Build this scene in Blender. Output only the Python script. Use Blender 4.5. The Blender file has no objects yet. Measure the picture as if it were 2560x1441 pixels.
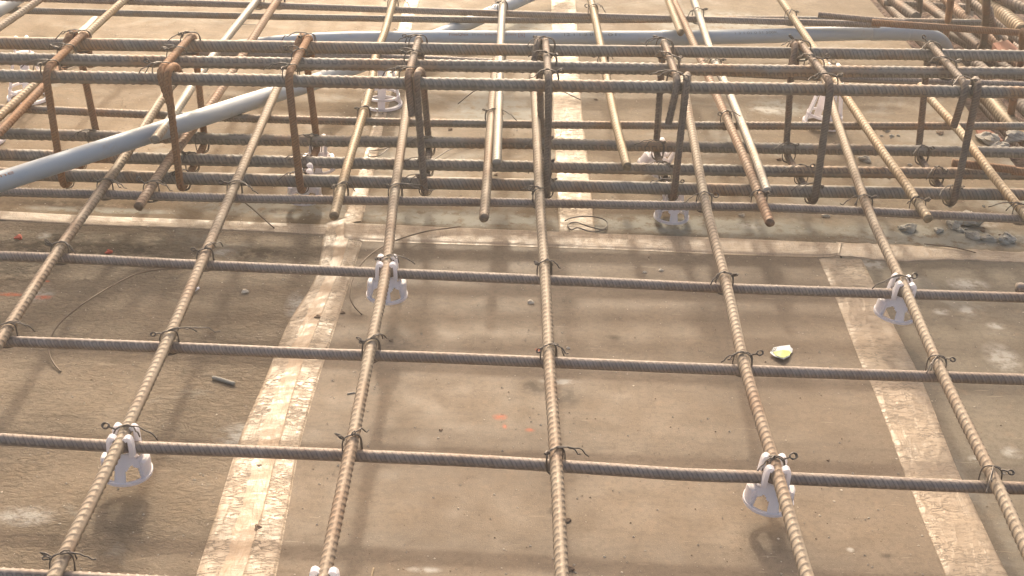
import bpy, math, random
import numpy as np
from mathutils import Vector, Matrix
random.seed(7); RNG = np.random.default_rng(7)
S = bpy.context.scene
COL = S.collection
rad = math.radians

# ------------------------------------------------------------------ camera
FPX, YAW, PITCH, ROLL, CZ = 3500.09, 0.0101194, 0.4913428, 0.0415902, 0.8181295
PW, PH = 2560.0, 1441.0
_r0 = np.array([math.cos(YAW), -math.sin(YAW), 0.0])
CF = np.array([math.sin(YAW)*math.cos(PITCH), math.cos(YAW)*math.cos(PITCH), -math.sin(PITCH)])
_u0 = np.cross(_r0, CF)
CR = math.cos(ROLL)*_r0 + math.sin(ROLL)*_u0
CU = -math.sin(ROLL)*_r0 + math.cos(ROLL)*_u0
cam_d = bpy.data.cameras.new('camera'); cam = bpy.data.objects.new('camera', cam_d); COL.objects.link(cam)
cam_d.sensor_width = 36.0; cam_d.lens = FPX*36.0/PW
cam_d.clip_start = 0.05; cam_d.clip_end = 200.0
cam.matrix_world = Matrix(((CR[0], CU[0], -CF[0], 0), (CR[1], CU[1], -CF[1], 0), (CR[2], CU[2], -CF[2], CZ), (0, 0, 0, 1)))
S.camera = cam

# ------------------------------------------------------------------ light
SUN_DIR = Vector((-0.095, 1.0, 0.578)).normalized()        # towards the sun: low, ahead, a little left
SUN_EL = math.asin(SUN_DIR.z); SUN_AZ = math.atan2(SUN_DIR.x, SUN_DIR.y)
w = bpy.data.worlds.new('World'); S.world = w; w.use_nodes = True
nt = w.node_tree; bg = nt.nodes['Background']
sky = nt.nodes.new('ShaderNodeTexSky'); sky.sky_type = 'NISHITA'; sky.sun_disc = False
sky.sun_elevation = SUN_EL; sky.sun_rotation = SUN_AZ
sky.air_density = 1.0; sky.dust_density = 8.0; sky.ozone_density = 1.0; sky.altitude = 0
warm = nt.nodes.new('ShaderNodeMix'); warm.data_type = 'RGBA'; warm.blend_type = 'MULTIPLY'; warm.inputs[0].default_value = 1.0
warm.inputs[7].default_value = (1.0, 0.932, 0.852, 1)                 # hazy warm air
nt.links.new(sky.outputs[0], warm.inputs[6]); nt.links.new(warm.outputs[2], bg.inputs[0]); bg.inputs[1].default_value = 0.15
sl = bpy.data.lights.new('sun', 'SUN'); so = bpy.data.objects.new('sun', sl); COL.objects.link(so)
sl.energy = 1.25; sl.angle = rad(3.0); sl.color = (1.0, 0.90, 0.73)
so.rotation_euler = (-SUN_DIR).to_track_quat('-Z', 'Y').to_euler(); so.location = (0, 0, 5)
S.view_settings.view_transform = 'Standard'; S.view_settings.look = 'None'
S.view_settings.exposure = 1.20; S.view_settings.gamma = 1.0; S.view_settings.use_curve_mapping = False
S.cycles.max_bounces = 6; S.cycles.diffuse_bounces = 3; S.cycles.glossy_bounces = 3

# ------------------------------------------------------------------ surveying: a pixel of the photo and a height give a place
def ray(x, y):
    return CF + (x-PW/2)/FPX*CR - (y-PH/2)/FPX*CU
def at(x, y, z=0.0):
    d = ray(x, y); t = (z-CZ)/d[2]; return np.array([0, 0, CZ]) + t*d
def at_depth(x, y, Y):
    d = ray(x, y); t = Y/d[1]; return np.array([0, 0, CZ]) + t*d
MA, MB = 0.049-1.088*0.035, 0.035                      # the mat of bars rises gently away from the viewer
def zmat(Y): return MA + MB*Y
def mat_pt(x, y, off=0.0):
    d = ray(x, y); t = (MA+off-CZ)/(d[2]-MB*d[1]); return np.array([0, 0, CZ]) + t*d

# ------------------------------------------------------------------ materials
class NB:
    def __init__(s, name):
        s.m = bpy.data.materials.new(name); s.m.use_nodes = True
        s.t = s.m.node_tree; s.p = s.t.nodes['Principled BSDF']; s.n = s.t.nodes
        s.tc = s.n.new('ShaderNodeTexCoord'); s.oi = s.n.new('ShaderNodeObjectInfo')
    def link(s, a, b): s.t.links.new(a, b)
    def coord(s, kind='Object', scale=(1, 1, 1), rnd=False, rot=(0, 0, 0)):
        mp = s.n.new('ShaderNodeMapping'); mp.inputs['Scale'].default_value = scale; mp.inputs['Rotation'].default_value = rot
        if kind == 'World':
            g = s.n.new('ShaderNodeNewGeometry'); s.link(g.outputs['Position'], mp.inputs[0])
        else: s.link(s.tc.outputs[kind], mp.inputs[0])
        if rnd:
            mul = s.n.new('ShaderNodeMath'); mul.operation = 'MULTIPLY'; mul.inputs[1].default_value = 37.0
            s.link(s.oi.outputs['Random'], mul.inputs[0]); s.link(mul.outputs[0], mp.inputs['Location'])
        return mp.outputs[0]
    def noise(s, co, scale, detail=4, rough=0.55, dist=0.0):
        n = s.n.new('ShaderNodeTexNoise'); n.inputs['Scale'].default_value = scale; n.inputs['Detail'].default_value = detail
        n.inputs['Roughness'].default_value = rough; n.inputs['Distortion'].default_value = dist
        s.link(co, n.inputs['Vector']); return n.outputs[0]
    def voro(s, co, scale, feat='F1'):
        n = s.n.new('ShaderNodeTexVoronoi'); n.feature = feat; n.inputs['Scale'].default_value = scale
        s.link(co, n.inputs['Vector']); return n.outputs['Distance']
    def ramp(s, f, pts):
        r = s.n.new('ShaderNodeValToRGB'); e = r.color_ramp.elements
        while len(e) < len(pts): e.new(0.5)
        for k, (p, c) in enumerate(pts):
            e[k].position = p; e[k].color = (c if isinstance(c, tuple) else (c, c, c)) + (1,)
        s.link(f, r.inputs[0]); return r.outputs[0]
    def mix(s, f, a, b, mode='MIX'):
        x = s.n.new('ShaderNodeMix'); x.data_type = 'RGBA'; x.blend_type = mode
        for sock, v in ((x.inputs[0], f), (x.inputs[6], a), (x.inputs[7], b)):
            if isinstance(v, (int, float)): sock.default_value = v
            elif isinstance(v, tuple): sock.default_value = v + (1,)
            else: s.link(v, sock)
        return x.outputs[2]
    def math(s, op, a, b=0.0, c=0.0, clamp=False):
        x = s.n.new('ShaderNodeMath'); x.operation = op; x.use_clamp = clamp
        for k, v in enumerate((a, b, c)):
            if isinstance(v, (int, float)): x.inputs[k].default_value = v
            else: s.link(v, x.inputs[k])
        return x.outputs[0]
    def bump(s, h, strength, dist=0.001, prev=None):
        b = s.n.new('ShaderNodeBump'); b.inputs['Strength'].default_value = strength; b.inputs['Distance'].default_value = dist
        s.link(h, b.inputs['Height'])
        if prev is not None: s.link(prev, b.inputs['Normal'])
        s.link(b.outputs[0], s.p.inputs['Normal']); return b.outputs[0]
    def set(s, **k):
        for a, v in k.items():
            i = s.p.inputs[a.replace('_', ' ')]
            if isinstance(v, (int, float)): i.default_value = v
            elif isinstance(v, tuple): i.default_value = v + ((1,) if len(v) == 3 and i.type == 'RGBA' else ())
            else: s.link(v, i)
        return s

def steel(name, base, base2, rust, rust_amt, rough=0.5, metal=0.15):
    b = NB(name); co = b.coord(rnd=True)
    c = b.mix(b.ramp(b.noise(co, 30, 5), [(0.35, 0.0), (0.65, 1.0)]), base, base2)
    rm = b.ramp(b.noise(co, 9, 6, 0.65), [(0.62-rust_amt*0.5, 0.0), (0.80-rust_amt*0.45, 1.0)])
    c = b.mix(rm, c, rust)
    fine = b.noise(co, 420, 3, 0.6)
    c = b.mix(b.ramp(fine, [(0.55, 0.0), (0.75, 0.4)]), c, tuple(x*0.5 for x in base))
    c = b.mix(b.ramp(b.noise(co, 170, 4, 0.7), [(0.56, 0.0), (0.8, 0.5)]), c, (0.38, 0.32, 0.25))
    at_ = b.n.new('ShaderNodeAttribute'); at_.attribute_name = 'rib'      # worn crests paler; feet darkened for dirt and painted-in shade
    foot = b.ramp(at_.outputs['Fac'], [(0.0, 0.0), (0.10, 0.62), (0.38, 0.45), (0.62, 0.0)])
    c = b.mix(foot, c, tuple(x*0.45 for x in base))
    c = b.mix(b.ramp(at_.outputs['Fac'], [(0.6, 0.0), (1.0, 0.18)]), c, tuple(min(1, x*1.4+0.02) for x in base2))
    b.set(Base_Color=c, Metallic=metal, Roughness=b.ramp(fine, [(0.3, rough+0.05), (0.7, rough+0.25)]), Specular_IOR_Level=0.35)
    b.bump(b.noise(co, 600, 3), 0.35, 0.0006); return b.m
M = {}
M['brown'] = steel('brown_rebar_steel', (0.255, 0.206, 0.172), (0.315, 0.26, 0.22), (0.235, 0.160, 0.112), 0.25)
M['tan'] = steel('tan_rebar_steel', (0.275, 0.215, 0.155), (0.33, 0.265, 0.195), (0.255, 0.165, 0.105), 0.30, 0.50, 0.1)
M['gold'] = steel('gold_rebar_steel', (0.30, 0.225, 0.140), (0.36, 0.28, 0.185), (0.34, 0.21, 0.10), 0.3, 0.46, 0.1)
M['rust'] = steel('rusty_rebar_steel', (0.255, 0.142, 0.083), (0.245, 0.16, 0.105), (0.32, 0.155, 0.066), 0.42, 0.65, 0.05)
M['ruddy'] = steel('ruddy_rebar_steel', (0.255, 0.170, 0.112), (0.29, 0.21, 0.145), (0.29, 0.155, 0.085), 0.4, 0.5, 0.15)
M['silver'] = steel('silver_rebar_steel', (0.42, 0.38, 0.32), (0.36, 0.32, 0.265), (0.30, 0.19, 0.10), 0.15, 0.42, 0.2)
M['grey'] = steel('grey_heavy_rebar_steel', (0.200, 0.180, 0.155), (0.265, 0.242, 0.21), (0.32, 0.19, 0.105), 0.30, 0.48, 0.15)
M['dark'] = steel('dark_stirrup_and_shaded_bar_steel', (0.155, 0.122, 0.098), (0.215, 0.17, 0.135), (0.25, 0.135, 0.075), 0.25, 0.55, 0.12)  # own tone of the stirrups; on trench bars it paints in shade
b = NB('black_tie_wire'); b.set(Base_Color=(0.115, 0.095, 0.080), Metallic=0.3, Roughness=0.45); M['wire'] = b.m
b = NB('brown_loose_wire'); b.set(Base_Color=(0.15, 0.105, 0.07), Metallic=0.3, Roughness=0.5); M['loose'] = b.m
b = NB('white_spacer_plastic'); co = b.coord(rnd=True)
pc = b.mix(b.noise(co, 90, 3), (0.95, 0.92, 0.94), (0.90, 0.87, 0.89))
b.set(Base_Color=pc, Roughness=0.4)
tr = b.n.new('ShaderNodeBsdfTranslucent'); b.link(pc, tr.inputs[0]); mx = b.n.new('ShaderNodeMixShader'); mx.inputs[0].default_value = 0.42
b.link(b.p.outputs[0], mx.inputs[1]); b.link(tr.outputs[0], mx.inputs[2]); b.link(mx.outputs[0], b.n['Material Output'].inputs[0]); M['plastic'] = b.m
b = NB('grey_conduit_plastic'); co = b.coord(rnd=True)
d = b.ramp(b.noise(co, 34, 6, 0.7), [(0.60, 0.0), (0.72, 0.7)])
b.set(Base_Color=b.mix(d, b.mix(b.noise(co, 6, 2), (0.34, 0.38, 0.41), (0.39, 0.43, 0.46)), (0.36, 0.31, 0.25)), Roughness=0.5); b.bump(b.noise(co, 300, 3), 0.05, 0.0004); M['pvc'] = b.m
b = NB('brown_print_ink'); b.set(Base_Color=(0.30, 0.15, 0.09), Roughness=0.6); M['ink'] = b.m
b = NB('grey_print_ink'); b.set(Base_Color=(0.17, 0.18, 0.16), Roughness=0.6); M['inkg'] = b.m
b = NB('black_marker'); b.set(Base_Color=(0.06, 0.035, 0.02), Roughness=0.7); M['marker'] = b.m
b = NB('white_paper'); b.set(Base_Color=(0.85, 0.86, 0.84), Roughness=0.6); M['paper'] = b.m
b = NB('yellow_print'); b.set(Base_Color=(0.66, 0.70, 0.24), Roughness=0.6); M['yellow'] = b.m
b = NB('grey_mortar'); co = b.coord(rnd=True)
b.set(Base_Color=b.mix(b.noise(co, 60, 5), (0.30, 0.272, 0.225), (0.45, 0.41, 0.345)), Roughness=0.9); b.bump(b.noise(co, 350, 5), 0.8, 0.002); M['mortar'] = b.m
b = NB('brown_clod'); co = b.coord(rnd=True)
b.set(Base_Color=b.mix(b.noise(co, 90, 4), (0.16, 0.10, 0.065), (0.28, 0.20, 0.13)), Roughness=0.9); M['clod'] = b.m
b = NB('pale_crumb'); b.set(Base_Color=(0.55, 0.47, 0.37), Roughness=0.9); M['crumb'] = b.m
b = NB('red_crumb'); b.set(Base_Color=(0.50, 0.09, 0.05), Roughness=0.8); M['redbit'] = b.m
b = NB('terracotta'); co = b.coord(); b.set(Base_Color=b.mix(b.noise(co, 25, 5), (0.34, 0.135, 0.075), (0.26, 0.12, 0.08)), Roughness=0.85); b.bump(b.noise(co, 200, 4), 0.4, 0.001); M['terra'] = b.m
b = NB('red_brown_soil'); co = b.coord('World')
b.set(Base_Color=b.mix(b.ramp(b.noise(co, 14, 6, 0.65), [(0.35, 0.0), (0.65, 1.0)]), (0.075, 0.048, 0.037), (0.165, 0.095, 0.068)), Roughness=0.95); b.bump(b.noise(co, 60, 6), 1.0, 0.02); M['soil'] = b.m

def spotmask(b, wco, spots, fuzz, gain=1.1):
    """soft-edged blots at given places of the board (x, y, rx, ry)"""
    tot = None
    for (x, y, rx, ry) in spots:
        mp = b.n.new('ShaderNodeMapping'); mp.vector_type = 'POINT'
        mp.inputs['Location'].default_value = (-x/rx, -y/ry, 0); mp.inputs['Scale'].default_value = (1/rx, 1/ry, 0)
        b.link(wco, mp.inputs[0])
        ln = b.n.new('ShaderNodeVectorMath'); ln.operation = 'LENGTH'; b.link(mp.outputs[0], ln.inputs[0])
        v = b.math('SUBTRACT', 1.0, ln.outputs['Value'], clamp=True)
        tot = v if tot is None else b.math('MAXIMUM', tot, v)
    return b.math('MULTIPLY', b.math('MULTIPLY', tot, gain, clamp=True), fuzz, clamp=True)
def board(name, base, base2, rough, bumpk, cement=0.0, white=(), red=(), grey=(), dark=(), spec=0.13):
    b = NB(name); wc = b.coord('World'); st = b.coord('World', (1.0, 3.0, 1.0))
    blot = b.noise(wc, 5.0, 6, 0.62, 0.4)
    c = b.mix(b.ramp(blot, [(0.36, 0.0), (0.66, 1.0)]), base, base2)
    c = b.mix(b.ramp(b.noise(st, 17, 6, 0.7), [(0.5, 0.0), (0.72, 0.55)]), c, tuple(x*0.62 for x in base))
    c = b.mix(b.ramp(b.noise(wc, 38, 5, 0.75), [(0.56, 0.0), (0.75, 0.4)]), c, (0.33, 0.235, 0.15))
    c = b.mix(b.ramp(b.noise(wc, 150, 5, 0.7), [(0.40, 0.45), (0.52, 0.0)]), c, tuple(x*0.72 for x in base))
    c = b.mix(b.ramp(b.noise(b.coord('World', (0.35, 3.0, 1.0), rot=(0, 0, 0.5)), 60, 3, 0.5, 0.3), [(0.700, 0.0), (0.72, 0.4)]), c, (0.40, 0.33, 0.24))
    gn = b.noise(wc, 750, 2, 0.6)
    c = b.mix(b.ramp(gn, [(0.62, 0.0), (0.70, 0.5)]), c, (0.44, 0.35, 0.25))
    c = b.mix(b.ramp(b.noise(wc, 520, 2, 0.6), [(0.29, 0.6), (0.36, 0.0)]), c, tuple(x*0.4 for x in base))
    fz = b.math('MULTIPLY', b.ramp(b.noise(wc, 60, 6, 0.7), [(0.38, 0.0), (0.62, 1.0)]), 2.0)
    if cement:
        cm = b.ramp(b.noise(wc, 7, 7, 0.7, 0.6), [(0.62-cement*0.35, 0.0), (0.78-cement*0.3, 0.85)])
        c = b.mix(cm, c, b.mix(b.noise(wc, 90, 4), (0.23, 0.215, 0.175), (0.34, 0.32, 0.27)))
    if grey: c = b.mix(spotmask(b, wc, grey, fz, 1.9), c, (0.27, 0.255, 0.21))
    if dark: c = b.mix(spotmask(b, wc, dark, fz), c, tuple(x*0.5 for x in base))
    if white: c = b.mix(b.math('MULTIPLY', spotmask(b, wc, white, fz), 0.62), c, (0.50, 0.47, 0.41))
    if red: c = b.mix(b.math('MULTIPLY', spotmask(b, wc, red, fz), 0.8), c, (0.50, 0.12, 0.05))
    b.set(Base_Color=c, Roughness=b.ramp(b.noise(wc, 25, 4), [(0.3, rough+0.12), (0.7, rough+0.30)]), Specular_IOR_Level=spec)
    n = b.bump(b.noise(wc, 700, 3), 0.25, 0.0006)
    n = b.bump(b.noise(wc, 11, 3), 0.12, 0.006, n)
    if bumpk:
        cr = b.coord('World', (1.0, 1.7, 1.0))
        h = b.ramp(b.noise(cr, 80, 6, 0.66, 1.2), [(0.36, 0.0), (0.62, 1.0)])
        ar = b.ramp(b.noise(wc, 4.2, 3), [(0.36, 0.15), (0.56, 1.0)])
        b.bump(b.math('MULTIPLY', h, ar), bumpk, 0.0023, n)
    return b.m
def sp(px, py, rx, ry=None):
    p = at(px, py, 0.0); k = np.linalg.norm(p-np.array([0, 0, CZ]))/FPX
    sv = k/0.47
    return (float(p[0]), float(p[1]), rx*k, (ry if ry else rx)*sv)

# ------------------------------------------------------------------ mesh helpers
def link(name, verts, faces, mat, parent=None, smooth=True, origin=None, mats=None, midx=None, uv=None):
    V = np.asarray(verts, float)
    o0 = np.array(origin if origin is not None else (V.mean(0) if parent is None else (0, 0, 0)), float)
    me = bpy.data.meshes.new(name); me.from_pydata((V-o0).tolist(), [], faces)
    for mm in (mats or [mat]): me.materials.append(mm)
    if midx is not None: me.polygons.foreach_set('material_index', midx)
    if smooth: me.polygons.foreach_set('use_smooth', [True]*len(me.polygons))
    if uv is not None:
        l = me.uv_layers.new(name='UVMap'); li = np.empty(len(me.loops), int); me.loops.foreach_get('vertex_index', li)
        l.data.foreach_set('uv', np.asarray(uv)[li].ravel())
    me.update()
    ob = bpy.data.objects.new(name, me); COL.objects.link(ob)
    if parent is not None: ob.parent = parent; ob.location = o0
    else: ob.location = o0
    return ob
def tag(o, label=None, cat=None, group=None, kind=None):
    if label: o['label'] = label
    if cat: o['category'] = cat
    if group: o['group'] = group
    if kind: o['kind'] = kind
    return o
def thing(name, loc, label, cat, group=None):
    o = bpy.data.objects.new(name, None); COL.objects.link(o); o.location = loc; o.empty_display_size = 0.02
    return tag(o, label, cat, group)
class MBd:
    def __init__(s): s.v = []; s.f = []
    def add(s, v, f):
        k = len(s.v); s.v += [list(map(float, p)) for p in v]; s.f += [[i+k for i in q] for q in f]
    def box(s, c, sx, sy, sz, R=None):
        pts = [np.array((x*sx/2, y*sy/2, z*sz/2)) for x in (-1, 1) for y in (-1, 1) for z in (-1, 1)]
        if R is not None: pts = [R@p for p in pts]
        s.add([p+np.array(c) for p in pts], [(0, 1, 3, 2), (4, 6, 7, 5), (0, 4, 5, 1), (2, 3, 7, 6), (0, 2, 6, 4), (1, 5, 7, 3)])
    def tube(s, *a, **k): s.add(*tube(*a, **k))
def spline(P, step):
    """Catmull-Rom through P, resampled at about step"""
    P = [np.array(p, float) for p in P]
    if len(P) == 2: D = np.array(P)
    else:
        Q = [2*P[0]-P[1]] + P + [2*P[-1]-P[-2]]; out = []
        for i in range(1, len(Q)-2):
            for t in np.linspace(0, 1, 12, endpoint=False):
                a, b_, c, d = Q[i-1], Q[i], Q[i+1], Q[i+2]
                out.append(0.5*((2*b_)+(-a+c)*t+(2*a-5*b_+4*c-d)*t*t+(-a+3*b_-3*c+d)*t**3))
        out.append(P[-1]); D = np.array(out)
    return resample(D, step)
def resample(D, step):
    D = np.asarray(D, float); L = np.concatenate([[0], np.cumsum(np.linalg.norm(np.diff(D, axis=0), axis=1))])
    n = max(2, int(round(L[-1]/step))+1); s = np.linspace(0, L[-1], n)
    return np.stack([np.interp(s, L, D[:, k]) for k in range(3)], 1)
def fillet(P, r, n=7):
    P = [np.array(p, float) for p in P]; out = [P[0]]
    for i in range(1, len(P)-1):
        a, b_, c = P[i-1], P[i], P[i+1]; la, lc = np.linalg.norm(a-b_), np.linalg.norm(c-b_); k = min(r, la*0.45, lc*0.45)
        p0 = b_+(a-b_)/la*k; p1 = b_+(c-b_)/lc*k
        for t in np.linspace(0, 1, n): out.append((1-t)**2*p0+2*t*(1-t)*b_+t*t*p1)
    out.append(P[-1]); return np.array(out)
def frames(C, up=None):
    n = len(C); T = np.gradient(C, axis=0); T /= np.linalg.norm(T, axis=1)[:, None]+1e-12
    u = np.array(up if up is not None else (0, 0, 1.0)); u = u-T[0]*(u@T[0])
    if np.linalg.norm(u) < 1e-4: u = np.array((1.0, 0, 0))-T[0]*T[0][0]
    U = np.zeros((n, 3)); U[0] = u/np.linalg.norm(u)
    for i in range(1, n):
        u = U[i-1]-T[i]*(U[i-1]@T[i]); U[i] = u/np.linalg.norm(u)
    return T, U, np.cross(T, U)
def tube(C, r, nseg=8, closed=False, rfun=None, caps=True):
    C = np.asarray(C, float); n = len(C); T, U, V = frames(C)
    ph = np.arange(nseg)/nseg*2*math.pi
    s = np.concatenate([[0], np.cumsum(np.linalg.norm(np.diff(C, axis=0), axis=1))])
    R = np.full((n, nseg), r) if not hasattr(r, '__len__') else np.repeat(np.asarray(r)[:, None], nseg, 1)
    if rfun is not None: R = rfun(s[:, None], ph[None, :])
    X = C[:, None, :]+R[:, :, None]*(np.cos(ph)[None, :, None]*U[:, None, :]+np.sin(ph)[None, :, None]*V[:, None, :])
    vv = X.reshape(-1, 3).tolist(); F = []
    m = n if closed else n-1
    for i in range(m):
        a = i*nseg; b_ = ((i+1) % n)*nseg
        for k in range(nseg):
            k2 = (k+1) % nseg; F.append((a+k, a+k2, b_+k2, b_+k))
    if caps and not closed:
        F.append(tuple(range(nseg-1, -1, -1))); F.append(tuple((n-1)*nseg+k for k in range(nseg)))
    return vv, F
def rebar_mesh(C, r, pitch, amp, phi0, slant=1.1, lrib=True, nseg=18):
    tw = RNG.uniform(-0.6, 0.6); wob = RNG.uniform(0, 6)
    def rib(s, ph):
        a = ph-phi0-tw*s; side = np.abs(np.sin(a)); sgn = np.sign(np.sin(a))
        q = np.cos(2*math.pi*(s/pitch)+slant*np.cos(a)*2.2*sgn+wob)
        k = np.clip(q*1.5-0.25, 0, 1)**1.3*np.clip(side*2.4-0.35, 0, 1)
        if lrib: k = np.maximum(k, 0.9*np.clip(np.abs(np.cos(a))*9-8.0, 0, 1))
        return k
    rf = lambda s, ph: r*(0.955+0.010*np.sin(s*190+wob)*np.sin(ph*2+s*70))+amp*rib(s, ph)
    v, f = tube(C, r, nseg, rfun=rf)
    s = np.concatenate([[0], np.cumsum(np.linalg.norm(np.diff(C, axis=0), axis=1))])
    return v, f, rib(s[:, None], (np.arange(nseg)/nseg*2*math.pi)[None, :]).ravel()
def add_rib(o, k):
    a = o.data.attributes.new('rib', 'FLOAT', 'POINT'); a.data.foreach_set('value', np.asarray(k, np.float32)); return o
def rebar(name, P, r, mat, label, cat, group=None, pitch=None, amp=None, phi0=None, lrib=True, parent=None, curve=True):
    pitch = pitch or r*1.25; amp = amp or r*0.13
    C = spline(P, pitch/6.0) if curve else resample(P, pitch/6.0)
    v, f, k = rebar_mesh(C, r, pitch, amp, RNG.uniform(0, 3.1) if phi0 is None else phi0, lrib=lrib)
    o = add_rib(link(name, v, f, M[mat], parent), k)
    return tag(o, label, cat, group)

# ------------------------------------------------------------------ setting: soil, sheets of formwork
def sheet_poly(name, pts, mat, z0, z1, label, cat='plywood sheet', sub=0):
    n = len(pts); v = [(p[0], p[1], z1) for p in pts]+[(p[0], p[1], z0) for p in pts]
    f = [tuple(range(n)), tuple(range(2*n-1, n-1, -1))]+[(i, n+i, n+(i+1) % n, (i+1) % n) for i in range(n)]
    return tag(link(name, v, f, mat, smooth=False), label, cat, 'formwork boards of the deck')
def soil():
    n = 70; xs = np.concatenate([[-12], np.linspace(0.3, 2.6, n), [12]]); ys = np.concatenate([[-12], np.linspace(1.2, 4.2, n), [12]])
    X, Y = np.meshgrid(xs, ys, indexing='ij'); Z = -0.20+0.03*np.sin(X*9+1)*np.sin(Y*7)+RNG.uniform(-0.012, 0.012, X.shape)
    Z[0, :] = Z[-1, :] = -0.2; Z[:, 0] = Z[:, -1] = -0.2
    N = n+2; v = np.stack([X, Y, Z], -1).reshape(-1, 3)
    f = [(i*N+j, (i+1)*N+j, (i+1)*N+j+1, i*N+j+1) for i in range(N-1) for j in range(N-1)]
    tag(link('ground', v, f, M['soil'], origin=(0, 0, 0)), kind='structure')
soil()
def xA(y): return float(np.interp(y, YA, XA))
def line_of(px): P = np.array([at(x, y)[:2] for x, y in px]); o = np.argsort(P[:, 1]); return P[o, 1], P[o, 0]
YA, XA = line_of([(590, 1441), (672, 1110), (775, 860), (852, 620)])
YB, XB = line_of([(2442, 1441), (2330, 1160), (2222, 930), (2104, 645)])
YU, XU = line_of([(880, 545), (935, 350), (1000, 150), (1040, 0)])
YD, XD = line_of([(1408, 0), (1416, 233), (1430, 400), (1445, 582)])
YE, XE = line_of([(2172, 0), (2285, 120), (2400, 262), (2475, 345)])
def ext(Ys, Xs, y): k = np.polyfit(Ys, Xs, 1); return float(k[0]*y+k[1])
def yC(x):
    P = np.array([at(a, c)[:2] for a, c in [(0, 548), (850, 583), (1400, 606), (2100, 622), (2560, 640)]]); k = np.polyfit(P[:, 0], P[:, 1], 1); return float(k[0]*x+k[1])
g = 0.0012
NEAR, FAR = 0.25, 4.4
aN, bN = ext(YA, XA, NEAR), ext(YB, XB, NEAR)
xa0, xb0 = ext(YA, XA, yC(-0.15)), ext(YB, XB, yC(0.4))
m_left = board('rough_worn_board', (0.186, 0.142, 0.098), (0.262, 0.203, 0.140), 0.52, 0.8,
    white=[sp(60, 1290, 90, 22), sp(600, 1090, 70, 30), sp(560, 632, 40, 12), sp(110, 590, 20, 10), sp(740, 760, 30, 40), sp(100, 738, 40, 20)],
    red=[sp(20, 736, 45, 6), sp(110, 744, 30, 7), sp(118, 704, 8, 3), sp(272, 632, 10, 3)], dark=[sp(200, 620, 330, 60), sp(650, 640, 130, 30), sp(30, 660, 160, 70)], cement=0.12)
m_mid = board('smooth_brown_board', (0.186, 0.138, 0.095), (0.243, 0.185, 0.129), 0.42, 0.0,
    red=[sp(1250, 1043, 22, 9), sp(1325, 1076, 16, 5), sp(1263, 1065, 9, 8), sp(1345, 875, 10, 5)],
    white=[sp(1060, 1425, 50, 7), sp(1400, 955, 60, 8), sp(2125, 1375, 12, 5)],
    dark=[sp(1390, 1278, 28, 10), sp(1330, 970, 50, 20), sp(1530, 845, 30, 8), sp(1420, 990, 40, 30), sp(2220, 1390, 25, 6)])
m_right = board('grey_brown_board', (0.158, 0.128, 0.092), (0.210, 0.174, 0.127), 0.45, 0.0, cement=0.18,
    white=[sp(2420, 712, 60, 18), sp(2355, 780, 26, 10), sp(2420, 778, 24, 14), sp(2505, 895, 50, 38), sp(2490, 815, 30, 10), sp(2530, 1132, 30, 14), sp(2180, 660, 40, 18), sp(2440, 1150, 22, 10)])
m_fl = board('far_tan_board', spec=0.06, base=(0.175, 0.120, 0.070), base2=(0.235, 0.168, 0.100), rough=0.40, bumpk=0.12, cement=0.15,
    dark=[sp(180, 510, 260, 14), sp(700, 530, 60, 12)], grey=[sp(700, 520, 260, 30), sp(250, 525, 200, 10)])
m_fm = board('far_stained_board', spec=0.06, base=(0.165, 0.119, 0.074), base2=(0.222, 0.167, 0.106), rough=0.42, bumpk=0.0, cement=0.35, grey=[sp(1130, 545, 330, 26), sp(1250, 280, 150, 60), sp(1270, 60, 200, 60)])
m_fr = board('far_cement_board', spec=0.06, base=(0.162, 0.121, 0.080), base2=(0.216, 0.167, 0.112), rough=0.45, bumpk=0.0, cement=0.30,
    grey=[sp(1750, 565, 420, 30), sp(2330, 590, 330, 36), sp(2540, 500, 120, 40), sp(1800, 60, 200, 60), sp(1950, 270, 90, 30)], white=[sp(1920, 275, 50, 14), sp(1870, 565, 40, 10), sp(2450, 560, 60, 12)])
L0, R0 = -2.2, 2.4
XEd = ext(YE, XE, FAR); 
sheet_poly('plywood_sheet', [(L0, NEAR), (aN-g, NEAR), (xa0-g, yC(xa0)-g), (L0, yC(L0)-g)], m_left, -0.018, 0, 'rough worn plywood sheet with pitted brown surface, left of the wrinkled tape')
sheet_poly('plywood_sheet', [(aN+g, NEAR), (bN-g, NEAR), (xb0-g, yC(xb0)-g), (xa0+g, yC(xa0)-g)], m_mid, -0.018, 0, 'smooth brown plywood sheet with the yellow paper scrap on it')
sheet_poly('plywood_sheet', [(bN+g, NEAR), (R0, NEAR), (R0, yC(R0)-g), (xb0+g, yC(xb0)-g)], m_right, -0.018, 0, 'grey brown plywood sheet with white cement splashes at the right')
uC = ext(YU, XU, yC(-0.2)); uF = ext(YU, XU, FAR); dC = ext(YD, XD, yC(0.05)); dF = ext(YD, XD, FAR)
eC = ext(YE, XE, 1.92); 
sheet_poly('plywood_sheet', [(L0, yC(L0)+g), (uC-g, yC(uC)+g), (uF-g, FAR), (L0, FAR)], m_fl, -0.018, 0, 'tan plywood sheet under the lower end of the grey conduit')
sheet_poly('plywood_sheet', [(uC+g, yC(uC)+g), (dC-g, yC(dC)+g), (dF-g, FAR), (uF+g, FAR)], m_fm, -0.018, 0, 'stained plywood sheet between the two far tape strips')
kE = np.polyfit(YE, XE, 1)
eL = [(kE[0]*y+kE[1]+0.010*math.sin(y*31)*(y < 2.3), y) for y in np.linspace(1.93, FAR, 24)]
sheet_poly('plywood_sheet', [(dC+g, yC(dC)+g), (R0, yC(R0)+g), (R0, 1.72), (1.05, 1.78)]+eL+[(dF+g, FAR)], m_fr, -0.018, 0, 'cement smeared plywood sheet ending at the steel filled trench')
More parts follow.
